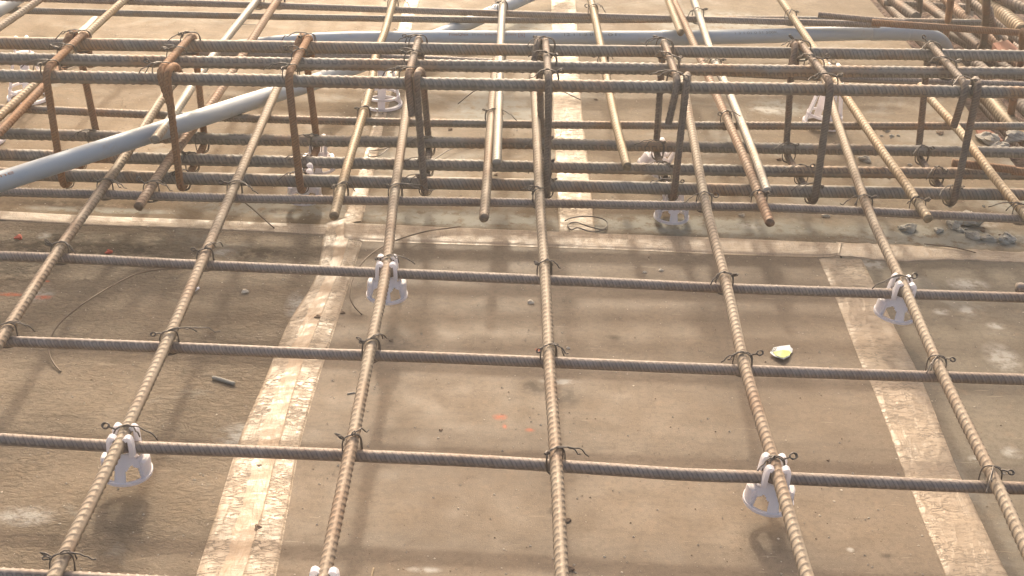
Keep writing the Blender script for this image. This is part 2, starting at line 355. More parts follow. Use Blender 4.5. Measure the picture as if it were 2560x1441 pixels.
# trench side under the sheet edge
pw = MBd(); ex = [(x+0.002, y) for x, y in eL]
for (x0, y0), (x1, y1) in zip(ex[:-1], ex[1:]):
    pw.add([(x0, y0, -0.30), (x1, y1, -0.30), (x1, y1, -0.02), (x0, y0, -0.02), (x0-0.05, y0, -0.30), (x1-0.05, y1, -0.30), (x1-0.05, y1, -0.02), (x0-0.05, y0, -0.02)], [(0, 1, 2, 3), (4, 7, 6, 5), (3, 2, 6, 7), (0, 4, 5, 1)])
tag(link('trench_wall', pw.v, pw.f, M['terra'], smooth=False), 'red brown trench side wall below the plywood edge', 'wall')

# ------------------------------------------------------------------ tapes
def vnoise(u, v, seed):
    rs = np.random.default_rng(seed); G = rs.uniform(-1, 1, (64, 64))
    u = np.mod(u, 63); v = np.mod(v, 63); i = u.astype(int); j = v.astype(int); fu = u-i; fv = v-j
    fu = fu*fu*(3-2*fu); fv = fv*fv*(3-2*fv); i2 = (i+1) % 64; j2 = (j+1) % 64
    return (G[i, j]*(1-fu)+G[i2, j]*fu)*(1-fv)+(G[i, j2]*(1-fu)+G[i2, j2]*fu)*fv
def tape_mat(name, base, rough, crack, fold=9.0):
    """brown film: fine cross cracks near the edges; past u = fold (metres across) long soft folds"""
    b = NB(name); uv = b.n.new('ShaderNodeUVMap').outputs[0]
    def um(sc):
        mp = b.n.new('ShaderNodeMapping'); mp.inputs['Scale'].default_value = sc; b.link(uv, mp.inputs[0]); return mp.outputs[0]
    sep = b.n.new('ShaderNodeSeparateXYZ'); b.link(uv, sep.inputs[0])
    wob = b.math('MULTIPLY', b.math('SUBTRACT', b.noise(um((20, 30, 1)), 1.0, 3), 0.5), 0.016)
    inner = b.math('GREATER_THAN', b.math('ADD', sep.outputs[0], wob), fold)
    cr = b.noise(um((60, 190, 1)), 1.0, 4, 0.6, 0.7)
    line = b.ramp(b.math('ABSOLUTE', b.math('SUBTRACT', cr, 0.47)), [(0.0, 1.0), (0.022, 0.55), (0.055, 0.0)])
    where = b.ramp(b.noise(um((14, 22, 1)), 1.0, 3), [(0.38, 0.25), (0.62, 1.0)])
    line = b.math('MULTIPLY', b.math('MULTIPLY', line, where), b.math('SUBTRACT', 1.0, b.math('MULTIPLY', inner, 0.85)))
    fo = b.noise(um((95, 17, 1)), 1.0, 4, 0.55, 1.8)
    big = b.noise(um((10, 16, 1)), 1.0, 4)
    c = b.mix(b.ramp(big, [(0.3, 0.0), (0.7, 1.0)]), base, tuple(x*0.76 for x in base))
    c = b.mix(inner, c, (base[0]*0.86, base[1]*0.78, base[2]*0.70))
    c = b.mix(b.math('MULTIPLY', line, crack), c, tuple(x*0.30 for x in base))
    c = b.mix(b.ramp(b.noise(um((60, 60, 1)), 1.0, 5, 0.7), [(0.66, 0.0), (0.74, 0.8)]), c, (0.20, 0.13, 0.08))
    b.set(Base_Color=c, Roughness=b.ramp(b.noise(um((35, 70, 1)), 1.0, 4, 0.7), [(0.42, rough+0.08), (0.62, rough-0.14)]), Specular_IOR_Level=0.40)
    n = b.bump(b.math('SUBTRACT', 1.0, line), crack*0.7, 0.0008); n = b.bump(b.noise(um((160, 420, 1)), 1.0, 3), 0.35*crack, 0.0008, n); b.bump(fo, 0.4, 0.003, n)
    return b.m
M['tape'] = tape_mat('brown_packing_tape', (0.46, 0.34, 0.225), 0.50, 1.0)
M['tapef'] = tape_mat('folded_packing_tape', (0.46, 0.34, 0.225), 0.50, 1.0, 0.020)
M['tape2'] = tape_mat('dusty_packing_tape', (0.43, 0.32, 0.215), 0.52, 0.9)
M['tape3'] = tape_mat('clear_brown_tape', (0.40, 0.295, 0.20), 0.45, 0.5)
M['tape4'] = tape_mat('pale_packing_tape', (0.42, 0.305, 0.205), 0.56, 0.5)
def tape(left, right, mat, label, seed, amp=0.0012, nu=26, step=0.004, z=0.0006, rag=0.0):
    """left/right edges as photo points on the board; wrinkled film between them"""
    A = np.array([at(x, y, 0) for x, y in left]); B = np.array([at(x, y, 0) for x, y in right])
    L = np.linalg.norm(A[-1]-A[0]); n = int(L/step)
    A = resample(spline(A, step), L/n)[:n+1]; B = spline(B, step); 
    sA = np.linspace(0, 1, n+1); A = np.stack([np.interp(sA, np.linspace(0, 1, len(A)), A[:, k]) for k in range(3)], 1)
    B = np.stack([np.interp(sA, np.linspace(0, 1, len(B)), B[:, k]) for k in range(3)], 1)
    u = np.linspace(0, 1, nu); s = sA*L; Wd = np.linalg.norm(A-B, axis=1).mean()
    if rag:
        d = (B-A)/np.linalg.norm(B-A, axis=1)[:, None]
        A = A+d*(vnoise(s*160, s*0+3, seed+8)*rag)[:, None]; B = B+d*(vnoise(s*140, s*0+9, seed+9)*rag)[:, None]
    UU, SS = np.meshgrid(u*Wd, s)
    h = vnoise(UU*240+SS*60, SS*230, seed)*0.6+vnoise(UU*90+SS*30, SS*55+UU*60, seed+1)*1.0+np.abs(vnoise(UU*330, SS*420, seed+2))*0.5
    fold = np.clip(1-np.abs(vnoise(UU*60+vnoise(SS*20, UU*0, seed+4)*1.5, SS*14, seed+3))*5, 0, 1)
    h = h*0.5+fold*1.1
    edge = np.minimum(u, 1-u)[None, :]*2; h = np.clip(h*0.5+0.45, 0.05, 2)*np.clip(edge*6, 0.15, 1)
    X = A[:, None, :]*(1-u[None, :, None])+B[:, None, :]*u[None, :, None]; X[:, :, 2] = z*np.clip(edge*5+0.15, 0, 1)+h*amp
    v = X.reshape(-1, 3); f = [(i*nu+k, i*nu+k+1, (i+1)*nu+k+1, (i+1)*nu+k) for i in range(n) for k in range(nu-1)]
    # skirt so the film has an edge
    k0 = len(v); per = [i*nu for i in range(n+1)]+[n*nu+k for k in range(1, nu)]+[i*nu+nu-1 for i in range(n-1, -1, -1)]+[k for k in range(nu-2, 0, -1)]
    lo = v[per].copy(); lo[:, 2] = 0.0002; v = np.vstack([v, lo]); m = len(per)
    f += [(per[i], k0+i, k0+(i+1) % m, per[(i+1) % m]) for i in range(m)]
    uv = np.stack([UU.ravel(), SS.ravel()], 1); uv = np.vstack([uv, uv[per]])
    o = link('packing_tape', v, f, M[mat], uv=uv)
    return tag(o, label, 'tape', 'tape over the board joints')
tape([(478, 1500), (490, 1441), (545, 1270), (600, 1095), (660, 955), (720, 810), (790, 690), (812, 560)], [(600, 1500), (618, 1441), (668, 1270), (705, 1110), (748, 955), (800, 810), (858, 660), (890, 540)], 'tapef', 'wrinkled brown tape strip on the left board edge of the near joint', 3, 0.0010, 30)
tape([(590, 1500), (604, 1441), (655, 1270), (695, 1110), (738, 955), (792, 810), (848, 670), (870, 600)], [(672, 1500), (690, 1441), (722, 1270), (752, 1110), (795, 955), (840, 815), (895, 640), (906, 605)], 'tape', 'crackled shiny tape strip overlapping the wrinkled one beside the smooth board', 11, 0.0006, 22, z=0.0016)
tape([(-60, 548), (0, 551), (255, 565), (447, 571), (798, 588), (880, 596)], [(-60, 524), (0, 528), (255, 541), (447, 548), (798, 562), (880, 566)], 'tape3', 'brown tape strip along the cross joint at the left', 21, 0.0004, 14, z=0.0005)
tape([(860, 598), (904, 604), (1230, 615), (1558, 626), (1800, 637), (2046, 644), (2104, 636)], [(860, 556), (904, 560), (1230, 574), (1558, 587), (1800, 596), (2046, 607), (2104, 610)], 'tape4', 'long tape strip on the cross joint ending in a torn edge', 31, 0.0006, 18, z=0.0022)
tape([(2090, 640), (2250, 655), (2400, 652), (2620, 660)], [(2090, 606), (2250, 612), (2400, 622), (2620, 634)], 'tape3', 'cement smeared tape strip on the cross joint at the right', 37, 0.0004, 14, z=0.0005, rag=0.002)
tape([(2385, 1500), (2365, 1441), (2271, 1212), (2217, 1064), (2177, 960), (2158, 926), (2088, 744), (2046, 646)], [(2545, 1500), (2520, 1441), (2473, 1346), (2385, 1155), (2308, 960), (2237, 819), (2165, 670), (2152, 648)], 'tape2', 'wide pale tape strip with cross wrinkles on the right joint', 41, 0.0011, 34, z=0.0006)
tape([(1398, 585), (1388, 400), (1381, 233), (1378, 0), (1377, -50)], [(1488, 585), (1470, 400), (1452, 233), (1440, 0), (1437, -50)], 'tape', 'tape strip running under the beam cage right of centre', 51, 0.0005, 18, z=0.0006)
tape([(855, 560), (905, 400), (938, 290), (975, 150), (1012, 0), (1024, -50)], [(905, 555), (942, 400), (965, 290), (1005, 150), (1050, 0), (1063, -50)], 'tape', 'tape strip running under the beam cage below the tall spacer', 61, 0.0006, 14, z=0.0009)
tape([(178, 88), (210, 62), (232, 42)], [(196, 90), (226, 64), (246, 42)], 'tape3', 'short tape piece behind the rusty left stirrup', 71, 0.0008, 8)

# ------------------------------------------------------------------ bars
R12, R16, R10 = 0.0059, 0.0082, 0.0048
LONG = 'long bars of the mat'; CROSS = 'cross bars of the mat'
longs = {}; rows = {}
def longbar(key, px, mat, label, r=R12, dz=None, off=0.012, phi0=1.57):
    P = []
    for i, q in enumerate(px):
        o = off + (q[2] if len(q) > 2 else 0.0); P.append(mat_pt(q[0], q[1], o))
    longs[key] = np.array(P)
    return rebar('rebar', P, r, mat, label, 'rebar', LONG, pitch=0.0086, amp=0.00078, phi0=phi0)
def rowbar(key, px, mat, label, r=R12, off=0.0, pitch=0.0080, amp=0.00055):
    P = [mat_pt(x, y, off) for x, y in px]; rows[key] = np.array(P)
    return rebar('rebar', P, r, mat, label, 'rebar', CROSS, pitch=pitch, amp=amp)
longbar('y0', [(-75, 965), (3, 848), (140.5, 635), (248.7, 482), (322, 377), (404, 249), (450, 190)], 'tan', 'leftmost long bar of the near mat, leaving the photo at its left edge', phi0=0.3)
longbar('y1', [(88, 1540), (143, 1427), (300, 1107), (415, 862), (503, 660), (575, 493), (690, 228), (712, 180)], 'tan', 'long bar carrying the bottom left white spacer', phi0=1.1)
longbar('y2', [(795, 1500), (813, 1427), (873.6, 1140), (923, 887), (964, 681), (984.7, 501), (1015, 285), (1028, 200)], 'tan', 'long bar carrying the white spacer beside the wrinkled tape', phi0=0.15)
longbar('y3', [(1412, 1500), (1404, 1427), (1391, 1163), (1373, 905), (1363, 696), (1350, 507), (1338, 256), (1332, 190)], 'tan', 'almost upright looking long bar in the middle without a spacer', phi0=0.1)
longbar('y4', [(2040, 1500), (2012, 1424), (1945, 1192), (1864, 926), (1817, 718), (1765, 514), (1730, 330), (1714, 241), (1704, 195)], 'tan', 'long bar carrying the bottom right white spacer', phi0=0.75)
longbar('y5', [(2640, 1530), (2556, 1353), (2494, 1217), (2359, 943), (2268, 736), (2171, 525), (2104, 336), (2082, 267), (2058, 185)], 'tan', 'long bar carrying the tilted white spacer at the right', phi0=0.25)
longbar('y6', [(2640, 622), (2560, 534), (2482, 439), (2401, 331), (2328, 250), (2300, 215)], 'gold', 'gold long bar at the far right passing the last stirrup', phi0=0.4)
longbar('l1', [(346, 517), (427, 396), (536, 249), (583, 175), (678, 25), (735, -60)], 'ruddy', 'rusty long bar with its cut end left, passing under the conduit')
longbar('l2', [(835, 541), (873, 400), (925, 225), (938, 144), (961, 82), (983, 4), (1002, -60)], 'gold', 'gold ribbed bar with its cut end above the tape crossing', phi0=0.2)
longbar('l3', [(1210, 546), (1218, 447), (1227, 311), (1233, 229), (1240, 150)], 'tan', 'tan bar with its cut end lowest of the touching pair in the middle', phi0=0.2)
longbar('l4', [(1568, 417, 0.004), (1543, 322, 0.004), (1524, 233, 0.003), (1496, 85), (1477, 0), (1462, -60)], 'gold', 'gold bar with its cut end over the middle bottom beam bar', phi0=0.3)
longbar('l5', [(1918, 480, 0.003), (1881, 377, 0.002), (1823, 233), (1784, 148), (1745, 31), (1712, -60)], 'silver', 'silver bar with its cut end on the front bottom beam bar', phi0=0.3)
longbar('l6', [(1925, 558), (1862, 400), (1792, 241), (1718, 74), (1683, 0), (1655, -60)], 'ruddy', 'rusty brown bar with its cut end over the grey cement smear')
longbar('l7', [(2321, 548), (2258, 453), (2202, 374), (2117, 246), (2033, 119), (1952, 0), (1910, -60)], 'gold', 'gold bar with its cut end near the mortar lumps', phi0=0.4)
longbar('sa', [(387, 350, 0.036), (439, 280, 0.031), (505, 179, 0.02), (563, 101, 0.01), (637, 8), (690, -60)], 'silver', 'silver bar whose cut end rests on the grey conduit', phi0=0.3)
longbar('sb', [(1242, 409, 0.006), (1247, 272, 0.006), (1251, 117), (1257, 0), (1260, -60)], 'silver', 'silver bar touching the tan one beside it, cut end higher', phi0=0.3)
longbar('lg', [(-50, 337), (0, 290), (88, 210), (222, 82), (311, 0), (375, -58)], 'gold', 'smooth looking gold bar running from the left edge to the top', phi0=1.4)
longbar('lr', [(-60, 384), (0, 330), (101, 225), (160, 165)], 'rust', 'rusty ribbed bar at the left edge below the gold one', phi0=0.2)
longbar('f1', [(1702, 82), (1670, 0), (1645, -60)], 'gold', 'far gold bar whose end tucks behind the long conduit')
longbar('tl', [(-70, 118), (0, 68), (80, 13), (140, -30)], 'tan', 'bar in the top left corner next to a bit of conduit')
rowbar('a0', [(-70, 1433), (143, 1444), (800, 1476), (1500, 1505)], 'brown', 'nearest cross bar, just showing at the bottom left corner')
rowbar('a', [(-70, 1096), (0, 1098.5), (267, 1115), (567, 1127), (798, 1136), (990, 1144), (1200, 1153.6), (1498, 1172), (1700, 1186), (1888, 1193), (2137, 1204), (2405, 1216), (2640, 1224)], 'brown', 'cross bar through the two lowest white spacers', pitch=0.0092, amp=0.0005)
rowbar('b', [(-70, 851), (0, 853), (399, 868), (798, 885), (1079, 894), (1558, 914), (1852, 926), (2204, 938), (2640, 952)], 'brown', 'purplish cross bar passing below the yellow paper scrap')
rowbar('c', [(-70, 638), (0, 640.5), (223, 649), (479, 662), (798, 676), (1079, 688), (1558, 709), (1790, 720), (2080, 730), (2640, 747)], 'brown', 'cross bar just in front of the cross tape joint')
rowbar('d', [(-70, 477), (0, 480), (242, 486), (637, 497), (1280, 507), (1760, 516), (1914, 519), (2162, 529), (2370, 539), (2640, 553)], 'brown', 'reddish cross bar right in front of the beam cage')
rowbar('e', [(-70, 270), (31, 273), (100, 275), (640, 297), (1280, 311), (1920, 315), (2640, 316)], 'grey', 'thin grey cross bar behind the bottom of the beam cage')
rowbar('f', [(440, 131), (600, 136), (900, 142), (1500, 168), (2100, 196), (2640, 216)], 'brown', 'cross bar mostly hidden behind the top bars of the cage')
rowbar('g', [(-70, -8), (320, 4), (637, 13), (1280, 35), (1920, 54), (2200, 62)], 'brown', 'brown cross bar near the top edge, over the upper conduit')
rowbar('h', [(-70, 24), (20, 26), (637, 41), (1280, 51), (1880, 48), (2130, 51), (2460, 57)], 'grey', 'grey cross bar just under the brown one near the top', off=-0.045)
rowbar('o', [(2180, 57), (2545, 82), (2660, 90)], 'rust', 'orange rusty bar starting above the conduit coupling at the right', off=0.022)
rowbar('s', [(2045, 37), (2200, 52), (2262, 56)], 'brown', 'short slanting brown bar end at the top right', r=0.005, off=0.024)
rowbar('k', [(2541, 719), (2660, 726)], 'brown', 'bar end just poking in at the right edge')
rowbar('m', [(2380, 407), (2538, 425)], 'rust', 'short red brown bar lying behind the gold bar at the right', r=0.0055)
rowbar('n', [(2531, 428), (2660, 437)], 'rust', 'red bar end at the right edge beside the short red brown bar', off=-0.004)

ZT, ZB = 0.195, 0.057
beam = {}
def beambar(key, px, z, mat, label):
    P = [at(x, y, z) for x, y in px]; beam[key] = np.array(P)
    tag(rebar('beam_bar', P, R16, mat, label, 'rebar', 'main bars of the beam cage', pitch=0.0108, amp=0.00075), None)
beambar('t1', [(-120, 105), (0, 108), (640, 117), (1280, 125), (1920, 132), (2700, 142)], ZT, 'grey', 'back top bar of the beam cage, touching the conduit in view')
beambar('t2', [(-120, 145), (0, 147), (640, 158), (1280, 167), (1920, 177), (2700, 185)], ZT, 'grey', 'middle top bar of the beam cage')
beambar('t3', [(-120, 187), (0, 190), (640, 201), (1280, 213), (1920, 222), (2700, 234)], ZT, 'grey', 'front top bar of the beam cage with an orange rust stretch')
beambar('b1', [(-120, 331), (0, 334), (640, 350), (1280, 359), (1920, 371), (2700, 384)], ZB, 'grey', 'back bottom bar of the beam cage')
beambar('b2', [(-120, 384), (0, 387), (640, 403), (1280, 416), (1920, 428), (2700, 438)], ZB, 'grey', 'middle bottom bar of the beam cage')
beambar('b3', [(-120, 431), (0, 435), (640, 450), (1280, 462), (1920, 477), (2700, 489)], ZB, 'grey', 'front bottom bar of the beam cage')
def beamY(key, x): P = beam[key]; return float(np.interp(x, P[:, 0], P[:, 1]))

# ------------------------------------------------------------------ stirrups
ZS1, ZS0 = ZT+R16+R10, ZB-R16-R10
OFF = R16+R10+0.0006
stir = []
def stirrup(hook, FT, FB, BT, BB, second, mat, label, tail=None):
    xft, xfb, xbt, xbb = at(*FT, ZS1)[0], at(*FB, ZS0)[0], at(*BT, ZS1)[0], at(*BB, ZS0)[0]
    ft = np.array((xft, beamY('t3', xft)-OFF, ZS1)); bt = np.array((xbt, beamY('t1', xbt)+OFF, ZS1))
    fb = np.array((xfb, beamY('b3', xfb)-OFF, ZS0)); bb = np.array((xbb, beamY('b1', xbb)+OFF, ZS0))
    x2 = at(*second, ZS1)[0]
    if hook == 'front':
        f2 = np.array((x2, ft[1], ZS1+0.001)); te = at_depth(*tail, ft[1]-0.002)
        h2 = f2+np.array((0.004, 0.030, 0.0)); h3 = h2+np.array((0.004, 0.014, -0.022))
        P = [te, ft, bt, bb, fb, f2, h2, h3]
    else:
        b2 = np.array((x2, bt[1], ZS1+0.001)); h2 = b2+np.array((-0.002, -0.030, 0.0)); h3 = h2+np.array((-0.003, -0.014, -0.022))
        te = bt+np.array((0.001, 0.001, -0.05))
        P = [te, bt, ft, fb, bb, b2, h2, h3]
    C = resample(fillet(P, 0.017), 0.0014)
    v, f, k = rebar_mesh(C, R10, 0.0080, 0.0005, RNG.uniform(0, 3), lrib=True, nseg=16)
    o = tag(add_rib(link('stirrup', v, f, M[mat]), k), label, 'stirrup', 'stirrups of the beam cage')
    stir.append((ft, fb, bt, bb)); return o
stirrup('back', (108, 182), (167, 460), (210, 85), (250, 345), (187, 80), 'rust', 'rusty stirrup farthest left, leaning with its leg down to the conduit')
stirrup('front', (402, 174), (457, 470), (482, 87), (517, 350), (424, 171), 'rust', 'orange rusty stirrup in front of the conduit with two front legs joining', (430, 275))
stirrup('back', (722, 184), (754, 480), (773, 92), (798, 352), (755, 93), 'rust', 'brown rusty stirrup standing over the white spacers at left of centre')
stirrup('front', (1021, 186), (1062, 490), (1048, 93), (1074, 362), (1044, 173), 'dark', 'dark stirrup with short hooked leg, near the tall white spacer', (1030, 290))
stirrup('back', (1372, 206), (1367, 488), (1363, 97), (1354, 355), (1346, 97), 'dark', 'dark upright stirrup at the centre with its hook at the back')
stirrup('front', (1691, 190), (1682, 500), (1658, 97), (1638, 370), (1713, 193), 'dark', 'dark stirrup with slanted short leg, over two white spacers right of centre', (1671, 309))
stirrup('back', (2078, 210), (2035, 510), (1998, 106), (1960, 372), (1983, 103), 'dark', 'dark stirrup in front of the tall white spacer at the right')
stirrup('front', (2410, 206), (2386, 522), (2320, 104), (2288, 378), (2433, 200), 'dark', 'last stirrup at the right with gold top and splayed short leg', (2384, 318))

# ------------------------------------------------------------------ conduits
def pipe(pts, r, label, extra=None):
    P = [at(x, y, z) for x, y, z in pts]; C = spline(P, 0.006)
    t = thing('conduit_pipe', C[0], label, 'conduit', 'grey plastic conduits')
    v, f = tube(C, r, 28); o = link('pipe_wall', np.array(v)-C[0], f, M['pvc'], t)
    return t, C
def sleeve(t, C, pa, pb, r, name):
    # a short wider length of the same pipe, between two photo columns
    def idx(px):
        d = (C-np.array([0, 0, CZ])); zz = d@CF; xx = PW/2+FPX*(d@CR)/zz; return int(np.argmin(np.abs(xx-px)))
    a, b_ = sorted((idx(pa), idx(pb))); D = resample(C[a:b_+1], 0.004)
    rr = np.full(len(D), r); rr[0] = rr[-1] = r-0.0016
    v, f = tube(D, rr, 28); link(name, np.array(v)-C[0], f, M['pvc'], t)
RP = 0.0125
c1, C1 = pipe([(-90, 484, .112), (0, 455, .112), (160, 404, .112), (320, 353, .112), (480, 302, .109), (560, 276, .099), (637, 251, .086), (700, 232, .074), (770, 211, .062), (850, 181, .052), (1000, 127, .040), (1163, 62, .034), (1263, 17, .034), (1420, -52, .034)], RP, 'grey conduit running diagonally from the left edge up under the cage')
c2, C2 = pipe([(545, 130, .05), (600, 119, .058), (720, 106, .068), (849, 99, .072), (1060, 96, .072), (1280, 96, .072), (1473, 96, .072), (1667, 95.5, .072), (1900, 91, .072), (2040, 86, .072), (2177, 83, .072), (2262, 83, .072), (2318, 88, .066), (2348, 100, .054), (2362, 116, .03), (2368, 135, -.01), (2370, 152, -.06), (2371, 170, -.12)], RP, 'long level grey conduit behind the cage with a bent right end')
sleeve(c2, C2, 1648, 1728, RP+0.0011, 'coupling'); sleeve(c2, C2, 2177, 2268, RP+0.0010, 'bend_socket'); sleeve(c2, C2, 2172, 2178, RP+0.0014, 'socket_rim')
c3, C3 = pipe([(-90, 78, .07), (0, 22, .07), (60, -16, .07), (120, -54, .07)], RP, 'bit of grey conduit in the top left corner')
def print_on(t, C, text, pa, pb, up, height, mat, name='printed_text'):
    """lettering laid round the pipe wall, from photo column pa to pb; up = angle round the pipe from the top"""
    cu = bpy.data.curves.new('lettering', 'FONT'); cu.body = text; cu.size = 1.0
    ob = bpy.data.objects.new('lettering', cu); COL.objects.link(ob); bpy.context.view_layer.update()
    me = bpy.data.meshes.new_from_object(ob.evaluated_get(bpy.context.evaluated_depsgraph_get()))
    bpy.data.objects.remove(ob); 
    co = np.array([v.co[:] for v in me.vertices]); x0, x1 = co[:, 0].min(), co[:, 0].max()
    d = (C-np.array([0, 0, CZ])); xx = PW/2+FPX*(d@CR)/(d@CF)
    s = np.concatenate([[0], np.cumsum(np.linalg.norm(np.diff(C, axis=0), axis=1))])
    o = np.argsort(xx); sa, sb = np.interp([pa, pb], xx[o], s[o])
    T, U, V = frames(C); out = []
    side = -1.0 if sb > sa else 1.0
    for p in co:
        ss = sa+(sb-sa)*(p[0]-x0)/(x1-x0); q = np.array([np.interp(ss, s, C[:, k]) for k in range(3)])
        i = min(int(np.searchsorted(s, ss)), len(C)-1); tt = T[i]; zz = np.array((0, 0, 1.0))-tt*tt[2]; zz /= np.linalg.norm(zz)
        fr = np.cross(zz, tt) ; fr = fr if fr[1] < 0 else -fr
        a = up-(p[1]-0.35)*height/RP
        out.append(q+(RP+0.0004)*(math.cos(a)*zz+math.sin(a)*fr))
    f = [list(p.vertices) for p in me.polygons]
    link(name, np.array(out)-C[0], f, M[mat], t, smooth=False)
print_on(c2, C2, 'FineQlex', 1122, 1170, 0.72, 0.0075, 'ink')
print_on(c2, C2, '20 mm', 1178, 1206, 0.72, 0.0058, 'inkg')
print_on(c2, C2, 'B Mvy Med', 1212, 1244, 0.74, 0.0056, 'ink')
print_on(c2, C2, 'B MPN', 1262, 1288, 0.74, 0.0056, 'ink')
print_on(c2, C2, '[S]', 1294, 1310, 0.76, 0.0080, 'ink')
print_on(c2, C2, '12 1 1 2 0', 1408, 1480, 0.74, 0.0070, 'inkg')
print_on(c2, C2, '-01:', 1508, 1548, 0.76, 0.0070, 'inkg')
print_on(c2, C2, '1 3 1 01 0 51 500K', 1832, 1938, 0.74, 0.0066, 'inkg')
print_on(c1, C1, 'Fine', -30, 28, 0.55, 0.0075, 'ink')

# ------------------------------------------------------------------ spacers
def ringmesh(ro, ri, z0, z1, n=48):
    v = []; f = []
    for k in range(n):
        a = 2*math.pi*k/n; c, s = math.cos(a), math.sin(a)
        v += [(ro*c, ro*s, z0), (ro*c, ro*s, z1), (ri*c, ri*s, z1), (ri*c, ri*s, z0)]
    for k in range(n):
        a = 4*k; b_ = 4*((k+1) % n)
        for j in range(4): f.append((a+j, b_+j, b_+(j+1) % 4, a+(j+1) % 4))
    return v, f
def shell(rf, zf, keep, n=72, m=26, t=0.0012):
    """skin of revolution with openings: rf(a,z) radius, keep(a,h) tells which cells exist; closed all round"""
    v = []; f = []; idx = {}
    def vid(i, j, k):
        key = (i % n, j, k)
        if key not in idx:
            a = 2*math.pi*(i % n)/n; h = j/m; r = rf(a, h)-(t if k else 0); idx[key] = len(v); v.append((r*math.cos(a), r*math.sin(a), zf(h)))
        return idx[key]
    on = lambda i, j: 0 <= j < m and keep(2*math.pi*((i % n)+0.5)/n, (j+0.5)/m)
    for i in range(n):
        for j in range(m):
            if not on(i, j): continue
            f.append((vid(i, j, 0), vid(i+1, j, 0), vid(i+1, j+1, 0), vid(i, j+1, 0)))
            f.append((vid(i, j, 1), vid(i, j+1, 1), vid(i+1, j+1, 1), vid(i+1, j, 1)))
            for (di, dj, e0, e1) in ((-1, 0, (0, 0), (0, 1)), (1, 0, (1, 1), (1, 0)), (0, -1, (1, 0), (0, 0)), (0, 1, (0, 1), (1, 1))):
                if not on(i+di, j+dj):
                    p, q = (i+e0[0], j+e0[1]), (i+e1[0], j+e1[1])
                    f.append((vid(p[0], p[1], 0), vid(p[0], p[1], 1), vid(q[0], q[1], 1), vid(q[0], q[1], 0)))
    return v, f
def angd(a, c): return abs((a-c+math.pi) % (2*math.pi)-math.pi)
SP = 'white plastic bar spacers'
HS = 0.029                                              # height of the cross bar's centre over the spacer's foot
def prong_path(sx, sy, z0, z1):
    """a finger standing beside the bar and hooking over it"""
    return [(sx*0.0108, sy*0.0095, z0), (sx*0.0102, sy*0.0095, z1-0.006), (sx*0.0098, sy*0.0095, z1-0.002), (sx*0.0078, sy*0.0095, z1), (sx*0.0048, sy*0.0095, z1-0.0026)]
def small_spacer(label):
    t = thing('bar_spacer', (0, 0, 0), label, 'spacer', SP)
    v, f = ringmesh(0.0243, 0.0205, 0.0, 0.0030); link('base_ring', v, f, M['plastic'], t, smooth=False)
    H = 0.0275
    def rf(a, h): return 0.0225*(1-h)+0.0136*h+0.0004*math.cos(4*a)
    def keep(a, h):
        d = min(angd(a, c+e) for c in (math.pi/2, 3*math.pi/2) for e in (-0.60, 0.60))
        if h < 0.60 and h > 0.04 and d < 0.33*(1.0 if h < 0.40 else (0.60-h)/0.20): return False
        if h > 0.72 and min(angd(a, 0), angd(a, math.pi)) < 0.62: return False      # saddle for the cross bar
        return True
    v, f = shell(rf, lambda h: 0.002+H*h, keep); link('cone_body', v, f, M['plastic'], t)
    for c in (0.0, math.pi):                             # the two square shoulders
        mb = MBd(); n = 8
        vv, ff = [], []
        for k in range(n+1):
            a = c-0.50+1.0*k/n
            for (r, z) in ((0.0232, 0.002), (0.0226, 0.0185), (0.0212, 0.0192), (0.0150, 0.0185), (0.0195, 0.002)): vv.append((r*math.cos(a), r*math.sin(a), z))
        for k in range(n):
            for j in range(5): ff.append((k*5+j, k*5+(j+1) % 5, (k+1)*5+(j+1) % 5, (k+1)*5+j))
        ff += [(4, 3, 2, 1, 0), tuple(n*5+j for j in range(5))]
        link('shoulder', vv, ff, M['plastic'], t, smooth=False)
    for sy in (-1, 1):
        for sx in (-1, 1):
            mb = MBd(); P = fillet(prong_path(sx, sy, 0.0262, 0.0465), 0.002)
            C = resample(P, 0.0012); T = np.gradient(C, axis=0); T /= np.linalg.norm(T, axis=1)[:, None]
            vv, ff = [], []
            for i, (p, tt) in enumerate(zip(C, T)):
                nn = np.array((tt[2], 0, -tt[0])); hw = 0.0042*(1-0.25*i/len(C)); th = 0.0020
                for (a_, b_) in ((-1, -1), (1, -1), (1, 1), (-1, 1)): vv.append(p+nn*th*b_+np.array((0, hw*a_, 0)))
            for i in range(len(C)-1):
                for j in range(4): ff.append((i*4+j, i*4+(j+1) % 4, i*4+4+(j+1) % 4, i*4+4+j))
            ff += [(3, 2, 1, 0), tuple((len(C)-1)*4+j for j in range(4))]
            link('clip_finger', vv, ff, M['plastic'], t, smooth=False)
    return t
